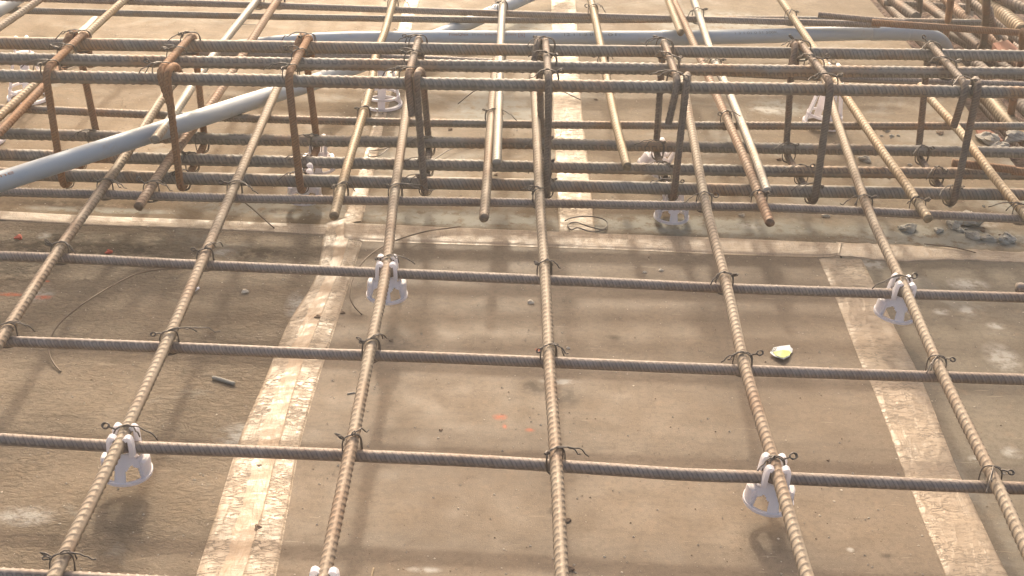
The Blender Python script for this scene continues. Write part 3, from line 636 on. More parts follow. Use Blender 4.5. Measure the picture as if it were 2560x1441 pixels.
def tall_spacer(label, hgt):
    t = thing('tall_bar_spacer', (0, 0, 0), label, 'spacer', SP)
    v, f = ringmesh(0.0330, 0.0275, 0.0, 0.0042); link('base_ring', v, f, M['plastic'], t, smooth=False)
    v, f = ringmesh(0.0290, 0.0262, 0.0150, 0.0185); link('inner_ring', v, f, M['plastic'], t, smooth=False)
    top = hgt-0.018
    for k in range(4):
        a = k*math.pi/2-math.pi/2+0.0; ca, sa = math.cos(a), math.sin(a); vv, ff = [], []
        for h in np.linspace(0, 1, 10):
            r = 0.0300*(1-h)+0.0150*h; z = 0.002+(top-0.002)*h; hw = 0.0058
            for (dr, dt) in ((0.0014, -hw), (0.0014, hw), (-0.0002, hw), (-0.0030, 0.0012), (-0.0030, -0.0012), (-0.0002, -hw)):
                vv.append(((r+dr)*ca-dt*sa, (r+dr)*sa+dt*ca, z))
        for i in range(9):
            for j in range(6): ff.append((i*6+j, i*6+(j+1) % 6, i*6+6+(j+1) % 6, i*6+6+j))
        ff += [tuple(range(5, -1, -1)), tuple(54+j for j in range(6))]
        link('strut', vv, ff, M['plastic'], t, smooth=False)
    v, f = ringmesh(0.0175, 0.0120, top-0.010, top+0.002); link('collar', v, f, M['plastic'], t, smooth=False)
    for sy in (-1, 1):
        for sx in (-1, 1):
            C = resample(fillet(prong_path(sx*1.05, sy, top-0.006, hgt+0.009), 0.002), 0.0012); vv, ff = [], []
            T = np.gradient(C, axis=0); T /= np.linalg.norm(T, axis=1)[:, None]
            for p, tt in zip(C, T):
                nn = np.array((tt[2], 0, -tt[0]))
                for (a_, b_) in ((-1, -1), (1, -1), (1, 1), (-1, 1)): vv.append(p+nn*0.0013*b_+np.array((0, 0.004*a_, 0)))
            for i in range(len(C)-1):
                for j in range(4): ff.append((i*4+j, i*4+(j+1) % 4, i*4+4+(j+1) % 4, i*4+4+j))
            ff += [(3, 2, 1, 0), tuple((len(C)-1)*4+j for j in range(4))]
            link('clip_finger', vv, ff, M['plastic'], t, smooth=False)
    return t
def copy_tree(o, label):
    c = o.copy(); COL.objects.link(c); c['label'] = label
    for ch in list(o.children):
        d = ch.copy(); COL.objects.link(d); d.parent = c
    return c
def cross(lk, rk):
    """where a long bar passes a cross bar (plan)"""
    A = spline(longs[lk], 0.01); B = spline(rows[rk], 0.01)
    D = np.linalg.norm(A[:, None, :2]-B[None, :, :2], axis=2); i, j = np.unravel_index(np.argmin(D), D.shape)
    return np.array((A[i, 0], A[i, 1], B[j, 2])), A[min(i+1, len(A)-1)]-A[max(i-1, 0)]
sp0 = small_spacer('white spacer at the bottom left, its shadow on the rough board'); used = [False]
def put_small(loc, rz, label, tilt=(0, 0)):
    o = sp0 if not used[0] else copy_tree(sp0, label); used[0] = True
    o['label'] = label; o.location = loc; o.rotation_euler = (tilt[0], tilt[1], rz); return o
for lk, rk, lab, tilt in (('y1', 'a', 'white spacer at the bottom left above the rough worn board', (0, 0)), ('y2', 'c', 'white spacer next to the wrinkled tape, below the tape crossing', (0, 0)),
                    ('y4', 'a', 'white spacer at the bottom right above the smooth board', (0.03, 0.05)), ('y5', 'c', 'tilted white spacer above the pale right tape', (0.0, 0.11)), ('y2', 'a0', 'white spacer of which only the fingertips show at the bottom edge', (0, 0))):
    p, d = cross(lk, rk); rz = math.atan2(d[1], d[0])-math.pi/2
    R = Matrix.Rotation(rz, 3, 'Z') @ Matrix.Rotation(tilt[1], 3, 'Y') @ Matrix.Rotation(tilt[0], 3, 'X')
    off = R @ Vector((0, 0, HS)); put_small((p[0]-off.x, p[1]-off.y, p[2]-off.z), rz, lab, tilt)
put_small(at(762, 497, 0.014), 0.1, 'white spacer under the brown stirrup, behind the reddish cross bar')
put_small(at(797, 421, 0.012), 0.1, 'white spacer half hidden behind the middle bottom bar, left of centre')
put_small(at(1628, 424, 0.010), 0.2, 'toppled white spacer between the bottom bars right of centre', (0.1, 0.5))
put_small(at(1678, 544, 0.006), 0.05, 'white spacer standing under the dark stirrup in front of the grey cement')
ts0 = None
for (px, py, rz, tilt, lab) in ((955, 262, 0.06, (0, 0), 'tall white spacer standing on the tape strip near the centre'), (2056, 311, 0.12, (-0.02, 0.09), 'tall white spacer leaning behind the dark right stirrup'),
                          (72, 246, 0.3, (0, 0), 'tall white spacer at the left behind the gold and rusty bars'), (-44, 352, 0.3, (0, 0), 'tall white spacer only just showing at the left edge')):
    p = at(px, py, 0.001)
    if ts0 is None: o = ts0 = tall_spacer(lab, zmat(p[1])+0.004)
    else: o = copy_tree(ts0, lab)
    o.location = p; o.rotation_euler = (tilt[0], tilt[1], rz)

# ------------------------------------------------------------------ tie wire
TIE = 'wire ties on the bars'; RW = 0.00070
def tie(p, ang, a, zt, zb, curl=1, tail=0.03, tailang=None, label='', big=1.0, style=0):
    """p plan centre; ang direction across the loop; loop half width a from zb to zt; knot at the +ang*curl side"""
    e = np.array((math.cos(ang), math.sin(ang), 0)); d = np.array((-e[1], e[0], 0)); zc, hz = (zt+zb)/2, (zt-zb)/2
    c = np.array((p[0], p[1], zc)); rs = random.Random(int((p[0]+7)*9173+(p[1]+3)*3371+zt*1000))
    t = thing('wire_tie', c, label, 'wire tie', TIE)
    mb = MBd()
    for k in range(2):
        o = (k-0.5)*0.0022+rs.uniform(-0.0006, 0.0006); L = []
        for q in np.linspace(0, 2*math.pi, 30, endpoint=False):
            cs, sn = math.cos(q), math.sin(q); sc = (abs(cs)**3.2+abs(sn)**3.2)**(-1/3.2)
            L.append(e*a*cs*sc+np.array((0, 0, hz*sn*sc))+d*(o+0.002*math.sin(q+k)))
        mb.tube(np.array(L), RW, 6, closed=True)
    link('loop', mb.v, mb.f, M['wire'], t)
    kn = e*a*0.75*curl+np.array((0, 0, hz*0.92)); mb = MBd()
    out = e*curl
    up = np.array((0, 0, 1.0)); side = d*rs.uniform(-0.9, 0.9); dirn = out+side+up*rs.uniform(0.1, 0.7); dirn /= np.linalg.norm(dirn)
    if style == 0:                                       # a round curl at the end of a short neck
        nk = kn+dirn*rs.uniform(0.003, 0.007); rc = rs.uniform(0.0028, 0.0046)*big
        view = np.array((rs.uniform(-0.4, 0.4), -0.8, 0.75)); view /= np.linalg.norm(view)
        v1 = dirn-view*(dirn@view); v1 /= np.linalg.norm(v1); v2 = np.cross(view, v1)*rs.choice((-1, 1))
        for s_ in range(2):
            L = [kn+d*0.001*(s_-0.5), (kn+nk)/2+up*0.0006*s_]
            for q in np.linspace(0, 2*math.pi*rs.uniform(0.8, 1.15), 18): L.append(nk+v1*rc*(1-math.cos(q))*(1+0.12*s_)+v2*rc*math.sin(q)*0.85+view*0.0011*(s_+q*0.2))
            mb.tube(spline(L, 0.0012), RW, 6)
    else:                                                # strands folded back on themselves
        for s_ in range(3):
            ln = rs.uniform(0.006, 0.0125)*big; dv = dirn+d*rs.uniform(-0.35, 0.35)+up*rs.uniform(-0.25, 0.25); b0 = kn+d*0.0012*(s_-1)
            L = [b0, b0+dv*ln*0.55+up*0.001, b0+dv*ln+up*0.0002, b0+dv*ln+d*0.0016*(s_-1.2)-up*0.0012, b0+dv*ln*0.5-up*0.0016, b0-up*0.0012]
            mb.tube(spline(L, 0.0012), RW, 6)
    link('curl', mb.v, mb.f, M['wire'], t)
    ta = ang+math.pi*(1 if curl > 0 else 0) if tailang is None else tailang
    for s_ in range(2):
        a2 = ta+rs.uniform(-0.16, 0.16)+0.1*s_; dv = np.array((math.cos(a2), math.sin(a2), 0)); ln = tail*(1.0 if s_ == 0 else rs.uniform(0.35, 0.85)); bow = rs.uniform(-0.12, 0.12)
        st = np.array((0, 0, hz+0.0008))+d*0.0016*(s_-0.5); L = []
        for q in np.linspace(0, 1, 10): L.append(st+dv*ln*q+np.array((0, 0, 0.004*math.sin(q*2.6)-0.010*q*q*rs.uniform(0.5, 1.2)))+np.array((-dv[1], dv[0], 0))*ln*bow*q*q)
        v, f = tube(np.array(L), RW, 6); link('tail', v, f, M['wire'], t)
    return t
LN = {'y0': 'the leftmost long bar', 'y1': 'the bottom left spacer bar', 'y2': 'the bar beside the wrinkled tape', 'y3': 'the middle long bar', 'y4': 'the bottom right spacer bar', 'y5': 'the tilted spacer bar', 'y6': 'the far right gold bar',
      'l1': 'the rusty cut bar', 'l2': 'the gold bar above the tape crossing', 'l3': 'the tan cut bar', 'l4': 'the gold bar right of centre', 'l5': 'the silver bar at right', 'l6': 'the rusty brown cut bar', 'l7': 'the gold bar near the mortar lumps', 'sb': 'the silver bar in the middle', 'sa': 'the silver bar on the conduit', 'tl': 'the top left corner bar'}
RN = {'a0': 'the bottom edge cross bar', 'a': 'the lowest spacers cross bar', 'b': 'the purplish cross bar', 'c': 'the cross bar below the tape', 'd': 'the reddish cross bar', 'e': 'the thin grey cross bar', 'f': 'the half hidden cross bar', 'g': 'the brown top cross bar', 'h': 'the grey top cross bar'}
def mattie(lk, rk, curl, tail=0.03, tailang=None, style=0, big=0.78):
    p, d = cross(lk, rk); ang = math.atan2(d[1], d[0])-math.pi/2
    ang += 0.45 if curl < 0 else -0.35
    tie(p+np.array((d[0], d[1], 0))/np.linalg.norm(d[:2])*0.004, ang, 0.0098, p[2]+0.012+0.0078, p[2]-0.0072, curl, tail*0.85, tailang, 'tie where %s meets %s' % (LN[lk], RN[rk]), big, style)
for lk, rk, curl, tail, ta, st in (
    ('y0', 'c', -1, 0.030, -0.35, 1), ('y1', 'c', -1, 0.034, 1.0, 0), ('y2', 'c', -1, 0.040, -0.25, 1), ('y3', 'c', -1, 0.022, -0.35, 1), ('y4', 'c', 1, 0.030, 3.75, 1), ('y5', 'c', 1, 0.055, 3.6, 0),
    ('y0', 'b', -1, 0.034, 0.1, 0), ('y1', 'b', -1, 0.062, 0.22, 0), ('y2', 'b', -1, 0.026, 0.75, 1), ('y3', 'b', -1, 0.026, -0.4, 0), ('y4', 'b', 1, 0.034, 3.6, 0), ('y5', 'b', 1, 0.040, 4.1, 0),
    ('y1', 'a', -1, 0.040, -0.3, 0), ('y2', 'a', -1, 0.026, 0.95, 1), ('y3', 'a', -1, 0.036, -0.12, 1), ('y4', 'a', 1, 0.030, 3.9, 0), ('y5', 'a', 1, 0.045, 4.3, 0), ('y1', 'a0', -1, 0.034, 0.1, 1),
    ('y0', 'd', -1, 0.04, -0.45, 0), ('l1', 'd', -1, 0.04, -0.4, 0), ('y1', 'd', -1, 0.05, -0.6, 0), ('y2', 'd', -1, 0.06, -0.3, 1), ('l2', 'd', -1, 0.02, 0.2, 1), ('y3', 'd', -1, 0.03, 2.9, 1), ('y4', 'd', 1, 0.045, 3.9, 0), ('l6', 'd', 1, 0.02, 3.8, 1), ('y5', 'd', 1, 0.05, 3.75, 1), ('l7', 'd', 1, 0.02, 3.6, 1), ('y6', 'd', 1, 0.05, 3.3, 1),
    ('l3', 'e', -1, 0.05, -0.5, 1), ('l6', 'e', -1, 0.03, -0.7, 0), ('l2', 'e', -1, 0.04, -0.6, 1),
    ('l1', 'g', -1, 0.03, -0.9, 1), ('l2', 'g', -1, 0.04, -0.4, 0), ('sb', 'g', -1, 0.05, 4.2, 1), ('l4', 'g', -1, 0.03, -0.5, 0), ('l5', 'g', 1, 0.04, 4.0, 1), ('l7', 'g', 1, 0.03, 4.3, 1), ('l4', 'f', -1, 0.02, -0.3, 0), ('l5', 'f', 1, 0.03, 3.4, 1), ('sb', 'f', -1, 0.03, -0.5, 1), ('sa', 'g', -1, 0.02, -0.9, 1)):
    mattie(lk, rk, curl, tail, ta, st)
SN = ['the far left stirrup', 'the orange stirrup', 'the brown rusty stirrup', 'the dark stirrup by the tall spacer', 'the centre stirrup', 'the stirrup with the slanted leg', 'the stirrup by the right tall spacer', 'the last right stirrup']
BN = {'t1': 'the back top bar', 't2': 'the middle top bar', 't3': 'the front top bar', 'b1': 'the back bottom bar', 'b2': 'the middle bottom bar', 'b3': 'the front bottom bar'}
for i, (ft, fb, bt, bb) in enumerate(stir):
    for key in ('t1', 't2', 't3', 'b1', 'b2', 'b3'):
        A, B = (ft, bt) if key[0] == 't' else (fb, bb)
        x = 0.5*(A[0]+B[0]); y = beamY(key, x); q = (y-A[1])/(B[1]-A[1]); x = A[0]+(B[0]-A[0])*q; y = beamY(key, x)
        a = 0.0105 if key[0] == 't' else 0.0062; curl = -1 if i < 4 else 1
        if key[0] == 't': zt, zb = ZS1+R10+0.0018, ZT-R16-0.001
        else: zt, zb = ZB+R16+0.0012, ZS0-R10-0.0012
        sh = {'1': -0.004, '2': 0.0, '3': 0.004}[key[1]]
        tie((x, y+sh), (0.6 if curl < 0 else -0.5)+0.2*math.sin(i*3+len(key)), a+0.003, zt, zb, curl if key != 't1' else -1, 0.035 if key != 't2' else 0.025, (3.6 if key in ('t1', 't3') or key[0] == 'b' else 2.9)+0.3*math.sin(i*2.1), 'tie of %s on %s' % (SN[i], BN[key]), 0.8, 0 if (i*5+int(key[1])) % 4 == 0 else 1)

# ------------------------------------------------------------------ loose wire
def loose(px, zs, label, r=0.0009, mat='loose'):
    P = [at(x, y, z) for (x, y), z in zip(px, zs)]
    v, f = tube(spline(P, 0.002), r, 7); return tag(link('loose_wire', v, f, M[mat]), label, 'wire', 'loose bits of wire')
loose([(475, 672), (400, 674), (330, 690), (230, 745), (155, 803), (126, 848), (122, 880), (135, 910), (152, 930)], [.002, .012, .02, .024, .02, .012, .006, .003, .0012], 'long curved loose wire arching over the rough board')
loose([(1152, 567), (1060, 580), (980, 606), (920, 642), (885, 690), (874, 735), (885, 765), (905, 787)], [.0075, .009, .012, .016, .016, .012, .006, .0012], 'curved loose wire beside the tape crossing')
loose([(610, 505), (640, 530), (686, 571)], [.03, .015, .0012], 'short straight wire below the reddish cross bar at left')
loose([(1412, 552), (1430, 545), (1470, 541), (1508, 548), (1519, 562), (1505, 574), (1470, 566), (1440, 556), (1420, 562), (1428, 575), (1445, 570), (1480, 580), (1516, 574)], [.003, .006, .008, .006, .003, .003, .006, .005, .003, .003, .005, .004, .003], 'tangled clump of black wire on the tape end', 0.0009, 'wire')
loose([(1080, 402), (1130, 372), (1180, 362)], [.004, .006, .003], 'thin wire on the board behind the middle bottom bar', 0.0008, 'wire')
loose([(1145, 260), (1180, 232), (1195, 225)], [.03, .05, .06], 'thin wire sticking up behind the cage', 0.0008, 'wire')
loose([(920, 385), (925, 392), (950, 388), (975, 368), (955, 374), (922, 378)], [.003, .003, .004, .006, .004, .003], 'small wire loop on the board beside the gold bar', 0.0008, 'wire')
loose([(1410, 230), (1430, 240), (1452, 250)], [.01, .006, .003], 'short wire lying on the tape strip under the cage', 0.0008, 'wire')
loose([(2310, 610), (2380, 618), (2440, 632)], [.003, .003, .003], 'thin twig like wire on the tape at the right', 0.0008)
loose([(163, 175), (220, 160), (300, 158)], [.0012, .002, .0012], 'thin wire lying far left behind the top bars', 0.0007, 'wire')
loose([(640, 62), (610, 62), (580, 60)], [.002, .003, .002], 'short thin wire near the top left', 0.0007, 'wire')
loose([(985, 70), (1005, 82), (1020, 82)], [.002, .004, .002], 'short wire on the far tape strip', 0.0008, 'wire')

# ------------------------------------------------------------------ debris
def lump(p, r, mat, name, label, cat, flat=0.7, group=None, seed=0, el=1.0):
    rs = np.random.default_rng(seed+11); n, m = 14, 9; v = []; f = []
    ph = rs.uniform(0, 6.28, 6); rz = rs.uniform(0, 6.28)
    for j in range(m+1):
        th = math.pi*j/m
        for i in range(n):
            a = 2*math.pi*i/n; d = np.array((math.sin(th)*math.cos(a)*el, math.sin(th)*math.sin(a), math.cos(th)*flat))
            k = 1+0.22*math.sin(3*a+ph[0])*math.sin(th)+0.16*math.sin(2*th*2+ph[1]+a*2)+0.12*rs.uniform(-1, 1)
            q = d*r*k; c_, s_ = math.cos(rz), math.sin(rz); v.append((q[0]*c_-q[1]*s_, q[0]*s_+q[1]*c_, max(q[2], -r*flat*0.55)))
    for j in range(m):
        for i in range(n): f.append((j*n+i, (j+1)*n+i, (j+1)*n+(i+1) % n, j*n+(i+1) % n))
    v = np.array(v)+np.array(p)+np.array((0, 0, r*flat*0.5))
    return tag(link(name, v, f, M[mat], smooth=False), label, cat, group)
MG = 'mortar lumps at the right'
for k, (x, y, r, lab) in enumerate(((2270, 576, 18, 'grey mortar lump by itself, farthest left of the group at right'), (2345, 580, 11, 'small mortar lump between the two bigger ones'), (2385, 566, 19, 'rough mortar lump beside the biggest one'),
      (2424, 556, 27, 'biggest mortar lump, just below the reddish cross bar'), (2400, 578, 9, 'tiny mortar lump in front of the biggest one'), (2432, 594, 16, 'flat mortar lump in front of the biggest one'), (2470, 600, 15, 'flat mortar lump left of the dark crumbly one'),
      (2514, 602, 20, 'dark crumbly mortar lump nearest the right edge'), (2470, 355, 24, 'grey rubble lump beside the terracotta piece'), (2500, 372, 18, 'grey rubble lump at the trench edge below the other one'), (2540, 350, 24, 'grey lump at the right edge above the trench'), (2162, 402, 13, 'small mortar lump under the gold bar behind the cage'), (2215, 327, 8, 'small dark lump right of the leaning tall spacer'))):
    p = at(x, y, 0); lump(p, r*np.linalg.norm(p)/FPX, 'mortar', 'mortar_lump', lab, 'mortar lump', 0.6, MG, k, 1.25)
CG = 'crumbs on the boards'
for k, (x, y, r, mat, lab) in enumerate(((1327, 757, 9, 'crumb', 'pale crumb in front of the middle long bar'), (613, 731, 9, 'crumb', 'pale crumb on the rough board right of the wire arc'), (47, 596, 9, 'redbit', 'red chip at the left edge of the rough board'), (272, 632, 8, 'redbit', 'flat red chip right of the leftmost long bar'),
      (978, 853, 6, 'clod', 'dark crumb right of the long bar beside the tape'), (1102, 1076, 5, 'clod', 'dark crumb in the middle of the smooth board'), (1420, 871, 5, 'crumb', 'pale crumb right of the middle long bar above the purplish bar'), (1652, 677, 6, 'crumb', 'crumb below the cross tape, right one of two'), (1612, 682, 5, 'crumb', 'crumb below the cross tape, left one of two'),
      (857, 783, 6, 'clod', 'crumb on the board edge beside the wrinkled tape'), (1424, 1424, 12, 'clod', 'crumb at the foot of the middle long bar'), (1418, 1302, 10, 'clod', 'crumb right of the middle long bar near the bottom'), (795, 795, 9, 'clod', 'brown fleck stuck on the wrinkled tape'), (648, 1167, 7, 'clod', 'brown fleck on the tape below the lowest cross bar'), (645, 1322, 12, 'clod', 'brown clod on the tape near the bottom'),
      (1948, 400, 6, 'clod', 'dark crumb behind the cage right of the silver bar'), (2300, 340, 7, 'clod', 'dark crumb left of two under the far right gold bar'), (2350, 335, 8, 'clod', 'dark crumb right of two under the far right gold bar'), (2070, 1152, 4, 'clod', 'tiny dark fleck left of the pale right tape'), (1240, 438, 5, 'clod', 'dark crumb between the bottom bars near the centre'), (1490, 250, 4, 'clod', 'dark crumb behind the cage by the tape'), (1125, 325, 5, 'clod', 'dark crumb in front of the thin grey bar'), (610, 420, 4, 'clod', 'dark crumb between the bottom bars at left'), (1855, 540, 7, 'crumb', 'pale crumb below the reddish cross bar'), (2063, 541, 9, 'crumb', 'pale flat crumb left of the gold cut bar'))):
    p = at(x, y, 0.0); lump(p, r*np.linalg.norm(p)/FPX, mat, 'crumb', lab, 'crumb', 0.55, CG, 40+k, 1.2)
rs = np.random.default_rng(77)
cl = []
for k in range(26):
    cx, cy = ((2420, 580), (2300, 330), (2480, 500), (2180, 420))[k % 4]
    p = at(cx+rs.normal(0, 90 if k % 4 == 0 else 60), cy+rs.normal(0, 16), 0.0)
    if p[0] > 0.70 or p[1] > 2.1: continue
    lump(p, rs.uniform(0.0012, 0.0035), 'mortar' if k % 3 else 'clod', 'mortar_crumb', 'small mortar crumb scattered on the cement smeared sheet', 'crumb', 0.6, 'mortar crumbs scattered near the trench', 200+k, 1.2)
# a stub of grey rod, a white bit, chips of wood
v, f = tube(spline([at(532, 944, .002), at(558, 951, .002), at(586, 960, .002)], 0.002), 0.0022, 8); tag(link('rod_stub', v, f, M['mortar']), 'short grey stub of rod lying on the rough board', 'rod stub')
v, f = tube(spline([at(484, 728, .003), at(490, 724, .003), at(497, 720, .003)], 0.001), 0.0016, 8); tag(link('plastic_bit', v, f, M['plastic']), 'tiny white plastic bit beside the long bar on the rough board', 'plastic bit')
for px, lab in ((((928, 1445), (931, 1432), (934, 1421)), 'orange wood splinter at the bottom edge'), (((868, 985), (885, 982), (897, 986)), 'wood splinter half under the long bar on the smooth board')):
    v, f = tube(spline([at(x, y, .0006) for x, y in px], 0.002), 0.0009, 6); tag(link('wood_splinter', v, f, M['gold' if 'orange' in lab else 'crumb']), lab, 'wood splinter')
# paper scrap
def paper():
    out = [(1924, 888), (1932, 877), (1950, 872), (1974, 867), (1975, 874), (1981, 878), (1980, 884), (1974, 890), (1973, 897), (1963, 903), (1958, 908), (1948, 904), (1936, 898), (1929, 893)]
    def poly(px, z, t, mat, name, par, o):
        P = np.array([at(x, y, 0) for x, y in px]); n = len(P)
        up = np.array([z+0.0022*math.sin(q[0]*160)*math.sin(q[1]*150)**2 for q in P]); P[:, 2] = up
        v = np.vstack([P, P-np.array((0, 0, t))]); f = [tuple(range(n)), tuple(range(2*n-1, n-1, -1))]+[(i, n+i, n+(i+1) % n, (i+1) % n) for i in range(n)]
        return link(name, v-o, f, mat, par, smooth=False)
    o = at(1952, 888, 0.0); t = thing('paper_scrap', o, 'torn scrap of white and yellow paper on the smooth board', 'paper scrap')
    poly(out, 0.0035, 0.0006, M['paper'], 'white_sheet', t, o)
    poly([(1931, 889), (1955, 886), (1973, 883), (1978, 885), (1972, 896), (1962, 902), (1957, 906), (1948, 902), (1937, 896)], 0.0042, 0.0004, M['yellow'], 'yellow_print', t, o)
    for k, x in enumerate((1928, 1932, 1936)): poly([(x-2, 887), (x+3, 880), (x+5, 880), (x, 887)], 0.0043, 0.0004, M['inkg'], 'printed_bar', t, o)
paper()
# handwriting on the far board: 100
def handwriting():
    o = at(2060, 153, 0); t = thing('marker_writing', o, 'handwritten 100 on the far board behind the top bars', 'writing')
    for nm, px in (('digit_one', [(2046, 146), (2048, 153), (2047, 160)]), ('digit_zero', [(2064, 160), (2062, 152), (2068, 148), (2073, 152), (2072, 160)]), ('digit_zero', [(2080, 158), (2077, 152), (2082, 147), (2088, 150), (2089, 156), (2085, 160), (2080, 158)]), ('digit_one', [(2022, 160), (2023, 152), (2026, 147)])):
        v, f = tube(spline([at(x, y, 0.0006) for x, y in px], 0.002), 0.0011, 5); v = np.array(v); v[:, 2] = 0.0003+(v[:, 2]-0.0006)*0.3+0.0003
        link(nm, v-o, f, M['marker'], t)
handwriting()

# sand and grit strewn over the boards: uncountable
def grit(n, name, mat, smin, smax, seed, lab):
    rs = np.random.default_rng(seed); V = []; F = []
    for _ in range(n):
        y = rs.uniform(0.93, 2.6); x = rs.uniform(-0.5, 0.5)*(0.35+0.72*y)
        if x > 0.62 and y > 1.95: continue
        s = smin+(smax-smin)*rs.random()**3; k = len(V); q = rs.uniform(0.6, 1.3, 6)
        V += [(x+s*q[0], y, s*.3), (x, y+s*q[1], s*.25), (x-s*q[2], y, s*.3), (x, y-s*q[3], s*.35), (x, y, s*0.9*q[4]), (x, y, 0.0)]
        F += [(k, k+1, k+4), (k+1, k+2, k+4), (k+2, k+3, k+4), (k+3, k, k+4), (k+1, k, k+5), (k+2, k+1, k+5), (k+3, k+2, k+5), (k, k+3, k+5)]
    o = link(name, V, F, M[mat], smooth=False, origin=(0, 0, 0)); tag(o, lab, 'grit', kind='stuff')
grit(6500, 'pale_sand', 'crumb', 0.00035, 0.0015, 5, 'pale sand grains strewn over the boards')
grit(3000, 'dark_grit', 'clod', 0.0003, 0.0012, 6, 'dark grit strewn over the boards')

# ------------------------------------------------------------------ trench at the right: heavy cage running away
TG = 'bars in the trench'  # most bars here take dark steel, their shade put into the colour
def tbar(px, z, r, mat, label, pitch=None, cat='rebar'):
    P = [at(x, y, zz) for (x, y), zz in zip(px, z)]
    rebar('trench_bar', P, r, mat, label, cat, TG, pitch=pitch or r*1.1, amp=r*0.12)
tbar([(2190, -50), (2243, 8), (2290, 44)], [-.03]*3, 0.011, 'dark', 'thick brown trench bar with its cut end behind the conduit bend')
tbar([(2262, -40), (2312, 8), (2362, 48), (2450, 118)], [-.06]*4, 0.010, 'dark', 'dull grey trench bar right of the thick cut one')
tbar([(2330, -40), (2385, 20), (2420, 50), (2520, 130)], [-.05]*4, 0.010, 'ruddy', 'orange tan trench bar behind the orange upright')
tbar([(2390, -35), (2424, 0), (2462, 30), (2515, 70), (2640, 165)], [.0]*5, 0.0105, 'dark', 'dark brown trench bar crossing behind the dark upright')
tbar([(2440, -25), (2484, 14), (2556, 78)], [.10]*3, 0.0125, 'gold', 'thick gold ribbed bar ending at the top right corner', 0.0105)
tbar([(2470, -20), (2510, 0), (2640, 55)], [.12]*3, 0.009, 'dark', 'grey bar cutting the top right corner')
tbar([(2330, 50), (2375, 86), (2444, 126), (2560, 200)], [-.1]*4, 0.010, 'dark', 'dusty grey trench bar right of the conduit bend')
tbar([(2420, 60), (2467, 95), (2503, 126), (2640, 240)], [-.09]*4, 0.011, 'dark', 'tan brown trench bar beside the broken board')
tbar([(2330, 110), (2405, 185), (2473, 250), (2513, 297), (2553, 335), (2640, 430)], [.0]*6, 0.0125, 'gold', 'thick gold ribbed trench bar below the top beam bars at right', 0.0105)
tbar([(2440, 160), (2541, 252), (2560, 270), (2660, 370)], [.02]*4, 0.010, 'dark', 'grey trench bar at the right edge behind the orange stub')
tbar([(2150, -60), (2215, 10), (2300, 100), (2392, 190), (2500, 310), (2600, 420)], [-.15]*6, 0.010, 'dark', 'lowest dark trench bar along the sheet edge')
tbar([(2290, -60), (2350, 0), (2480, 120), (2600, 235)], [-.16]*4, 0.010, 'dark', 'dark trench bar lying deep between the brown ones')
tbar([(2350, -60), (2405, -8), (2530, 105), (2640, 205)], [-.13]*4, 0.009, 'brown', 'deep brown trench bar behind the dark upright')
tbar([(2210, 8), (2330, 14), (2460, 22), (2640, 34)], [-.10]*4, 0.007, 'dark', 'thin dark bar laid across the trench bars near the top')
tbar([(2290, 150), (2390, 156), (2500, 164), (2640, 174)], [-.12]*4, 0.007, 'dark', 'thin dark bar laid across the trench bars behind the top beam bars')
tbar([(2300, -30), (2300, 6), (2297, 40), (2294, 60)], [.02, -.03, -.10, -.14], 0.0056, 'dark', 'dark upright beside the thick cut bar')
tbar([(2420, -30), (2421, 10), (2418, 50), (2414, 82)], [.08, .0, -.08, -.14], 0.0054, 'brown', 'brown upright between the orange one and the dark one')
tbar([(2530, -30), (2531, 10), (2530, 60), (2527, 105)], [.12, .05, -.03, -.1], 0.0058, 'dark', 'dark upright under the thick gold bar end')
tbar([(2378, -40), (2377, 0), (2370, 52), (2363, 104)], [.19, .16, .06, -.06], 0.0058, 'rust', 'orange rusty upright in the trench at the top')
tbar([(2466, -20), (2465, 41), (2459, 105), (2450, 124)], [.20, .12, .0, -.03], 0.0066, 'dark', 'dark ribbed upright in the trench')
tbar([(2473, 20), (2480, 56), (2490, 84), (2501, 98)], [.13, .10, .06, .05], 0.0055, 'brown', 'bent hook beside the dark upright')
tbar([(2534, 245), (2530, 270), (2524, 304)], [.07, .03, -.02], 0.0058, 'rust', 'orange stub upright in the trench below the beam bars')
tbar([(2558, 80), (2556, 120), (2552, 160)], [.16, .08, .0], 0.0062, 'rust', 'rusty upright at the right edge above the beam bars')
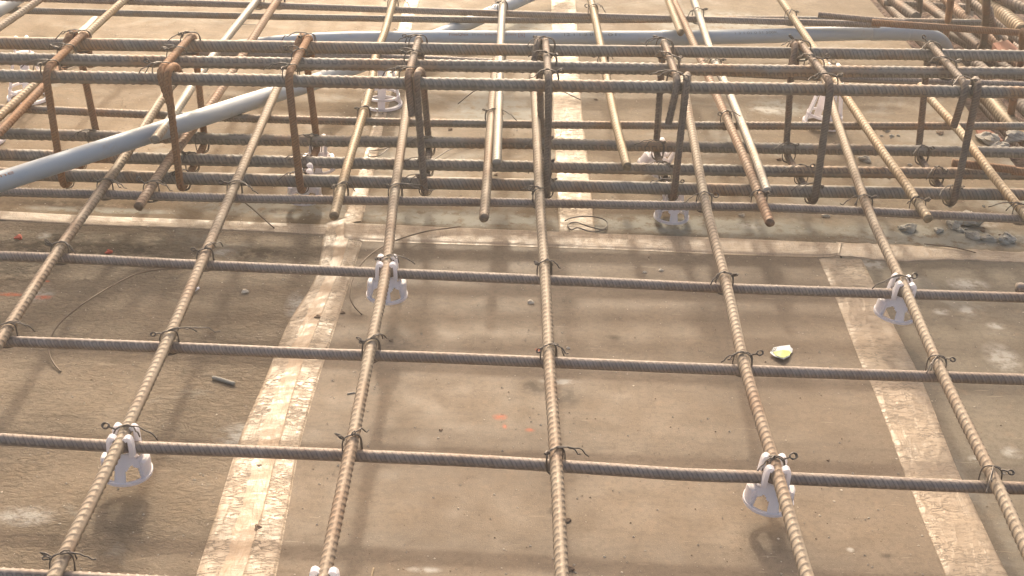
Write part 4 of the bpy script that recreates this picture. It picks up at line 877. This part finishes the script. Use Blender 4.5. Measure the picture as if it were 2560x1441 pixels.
def slab(px, z, t, mat, name, label, cat):
    P = np.array([at(x, y, z) for x, y in px]); n = len(P); v = np.vstack([P, P-np.array((0, 0, t))])
    f = [tuple(range(n)), tuple(range(2*n-1, n-1, -1))]+[(i, n+i, n+(i+1) % n, (i+1) % n) for i in range(n)]
    tag(link(name, v, f, M[mat], smooth=False), label, cat)
slab([(2482, 108), (2520, 100), (2548, 124), (2500, 132)], -0.03, 0.02, 'terra', 'broken_board', 'broken red brown board piece lying in the trench', 'board')
slab([(2440, 322), (2472, 324), (2498, 340), (2508, 352), (2468, 350), (2448, 338)], 0.004, 0.014, 'terra', 'terracotta_piece', 'orange terracotta tile piece at the trench edge', 'tile')
slab([(2396, 8), (2430, 12), (2436, 24), (2404, 30)], -0.12, 0.02, 'mortar', 'mortar_slab', 'grey flat mortar slab down in the trench', 'mortar slab')
for k, (x, y, r, lab) in enumerate(((2350, 20, 16, 'grey rubble lump left in the trench behind the grey bar'), (2420, 88, 14, 'pale rubble lump beside the orange upright'), (2470, 90, 12, 'grey rubble lump behind the dark upright'), (2440, 112, 11, 'dark rubble lump left of the dark upright'), (2300, 22, 16, 'brown rubble lump by the thick cut bar'), (2230, 22, 14, 'brown rubble lump at the sheet edge'))):
    p = at(x, y, -0.17); lump(p, r*np.linalg.norm(p)/FPX*1.3, 'mortar' if k in (1, 2) else 'clod', 'rubble_lump', lab, 'rubble', 0.7, 'rubble in the trench', 90+k, 1.2)

# ------------------------------------------------------------------ haze volume added to imitate veiling glare and lift the darks
def haze():
    mb = MBd(); mb.box((0, 0, -0.165), 24.4, 24.4, 2.23)
    m = bpy.data.materials.new('added_veil_haze'); m.use_nodes = True; t = m.node_tree; t.nodes.remove(t.nodes['Principled BSDF'])
    v = t.nodes.new('ShaderNodeVolumePrincipled'); v.inputs['Color'].default_value = (0.95, 0.92, 0.86, 1); v.inputs['Density'].default_value = HAZE; v.inputs['Anisotropy'].default_value = 0.45
    t.links.new(v.outputs[0], t.nodes['Material Output'].inputs['Volume'])
    tag(link('haze', mb.v, mb.f, m, smooth=False, origin=(0, 0, 0)), 'thin haze added over the whole deck to veil it', 'haze', kind='stuff')
HAZE = 0.022
haze()
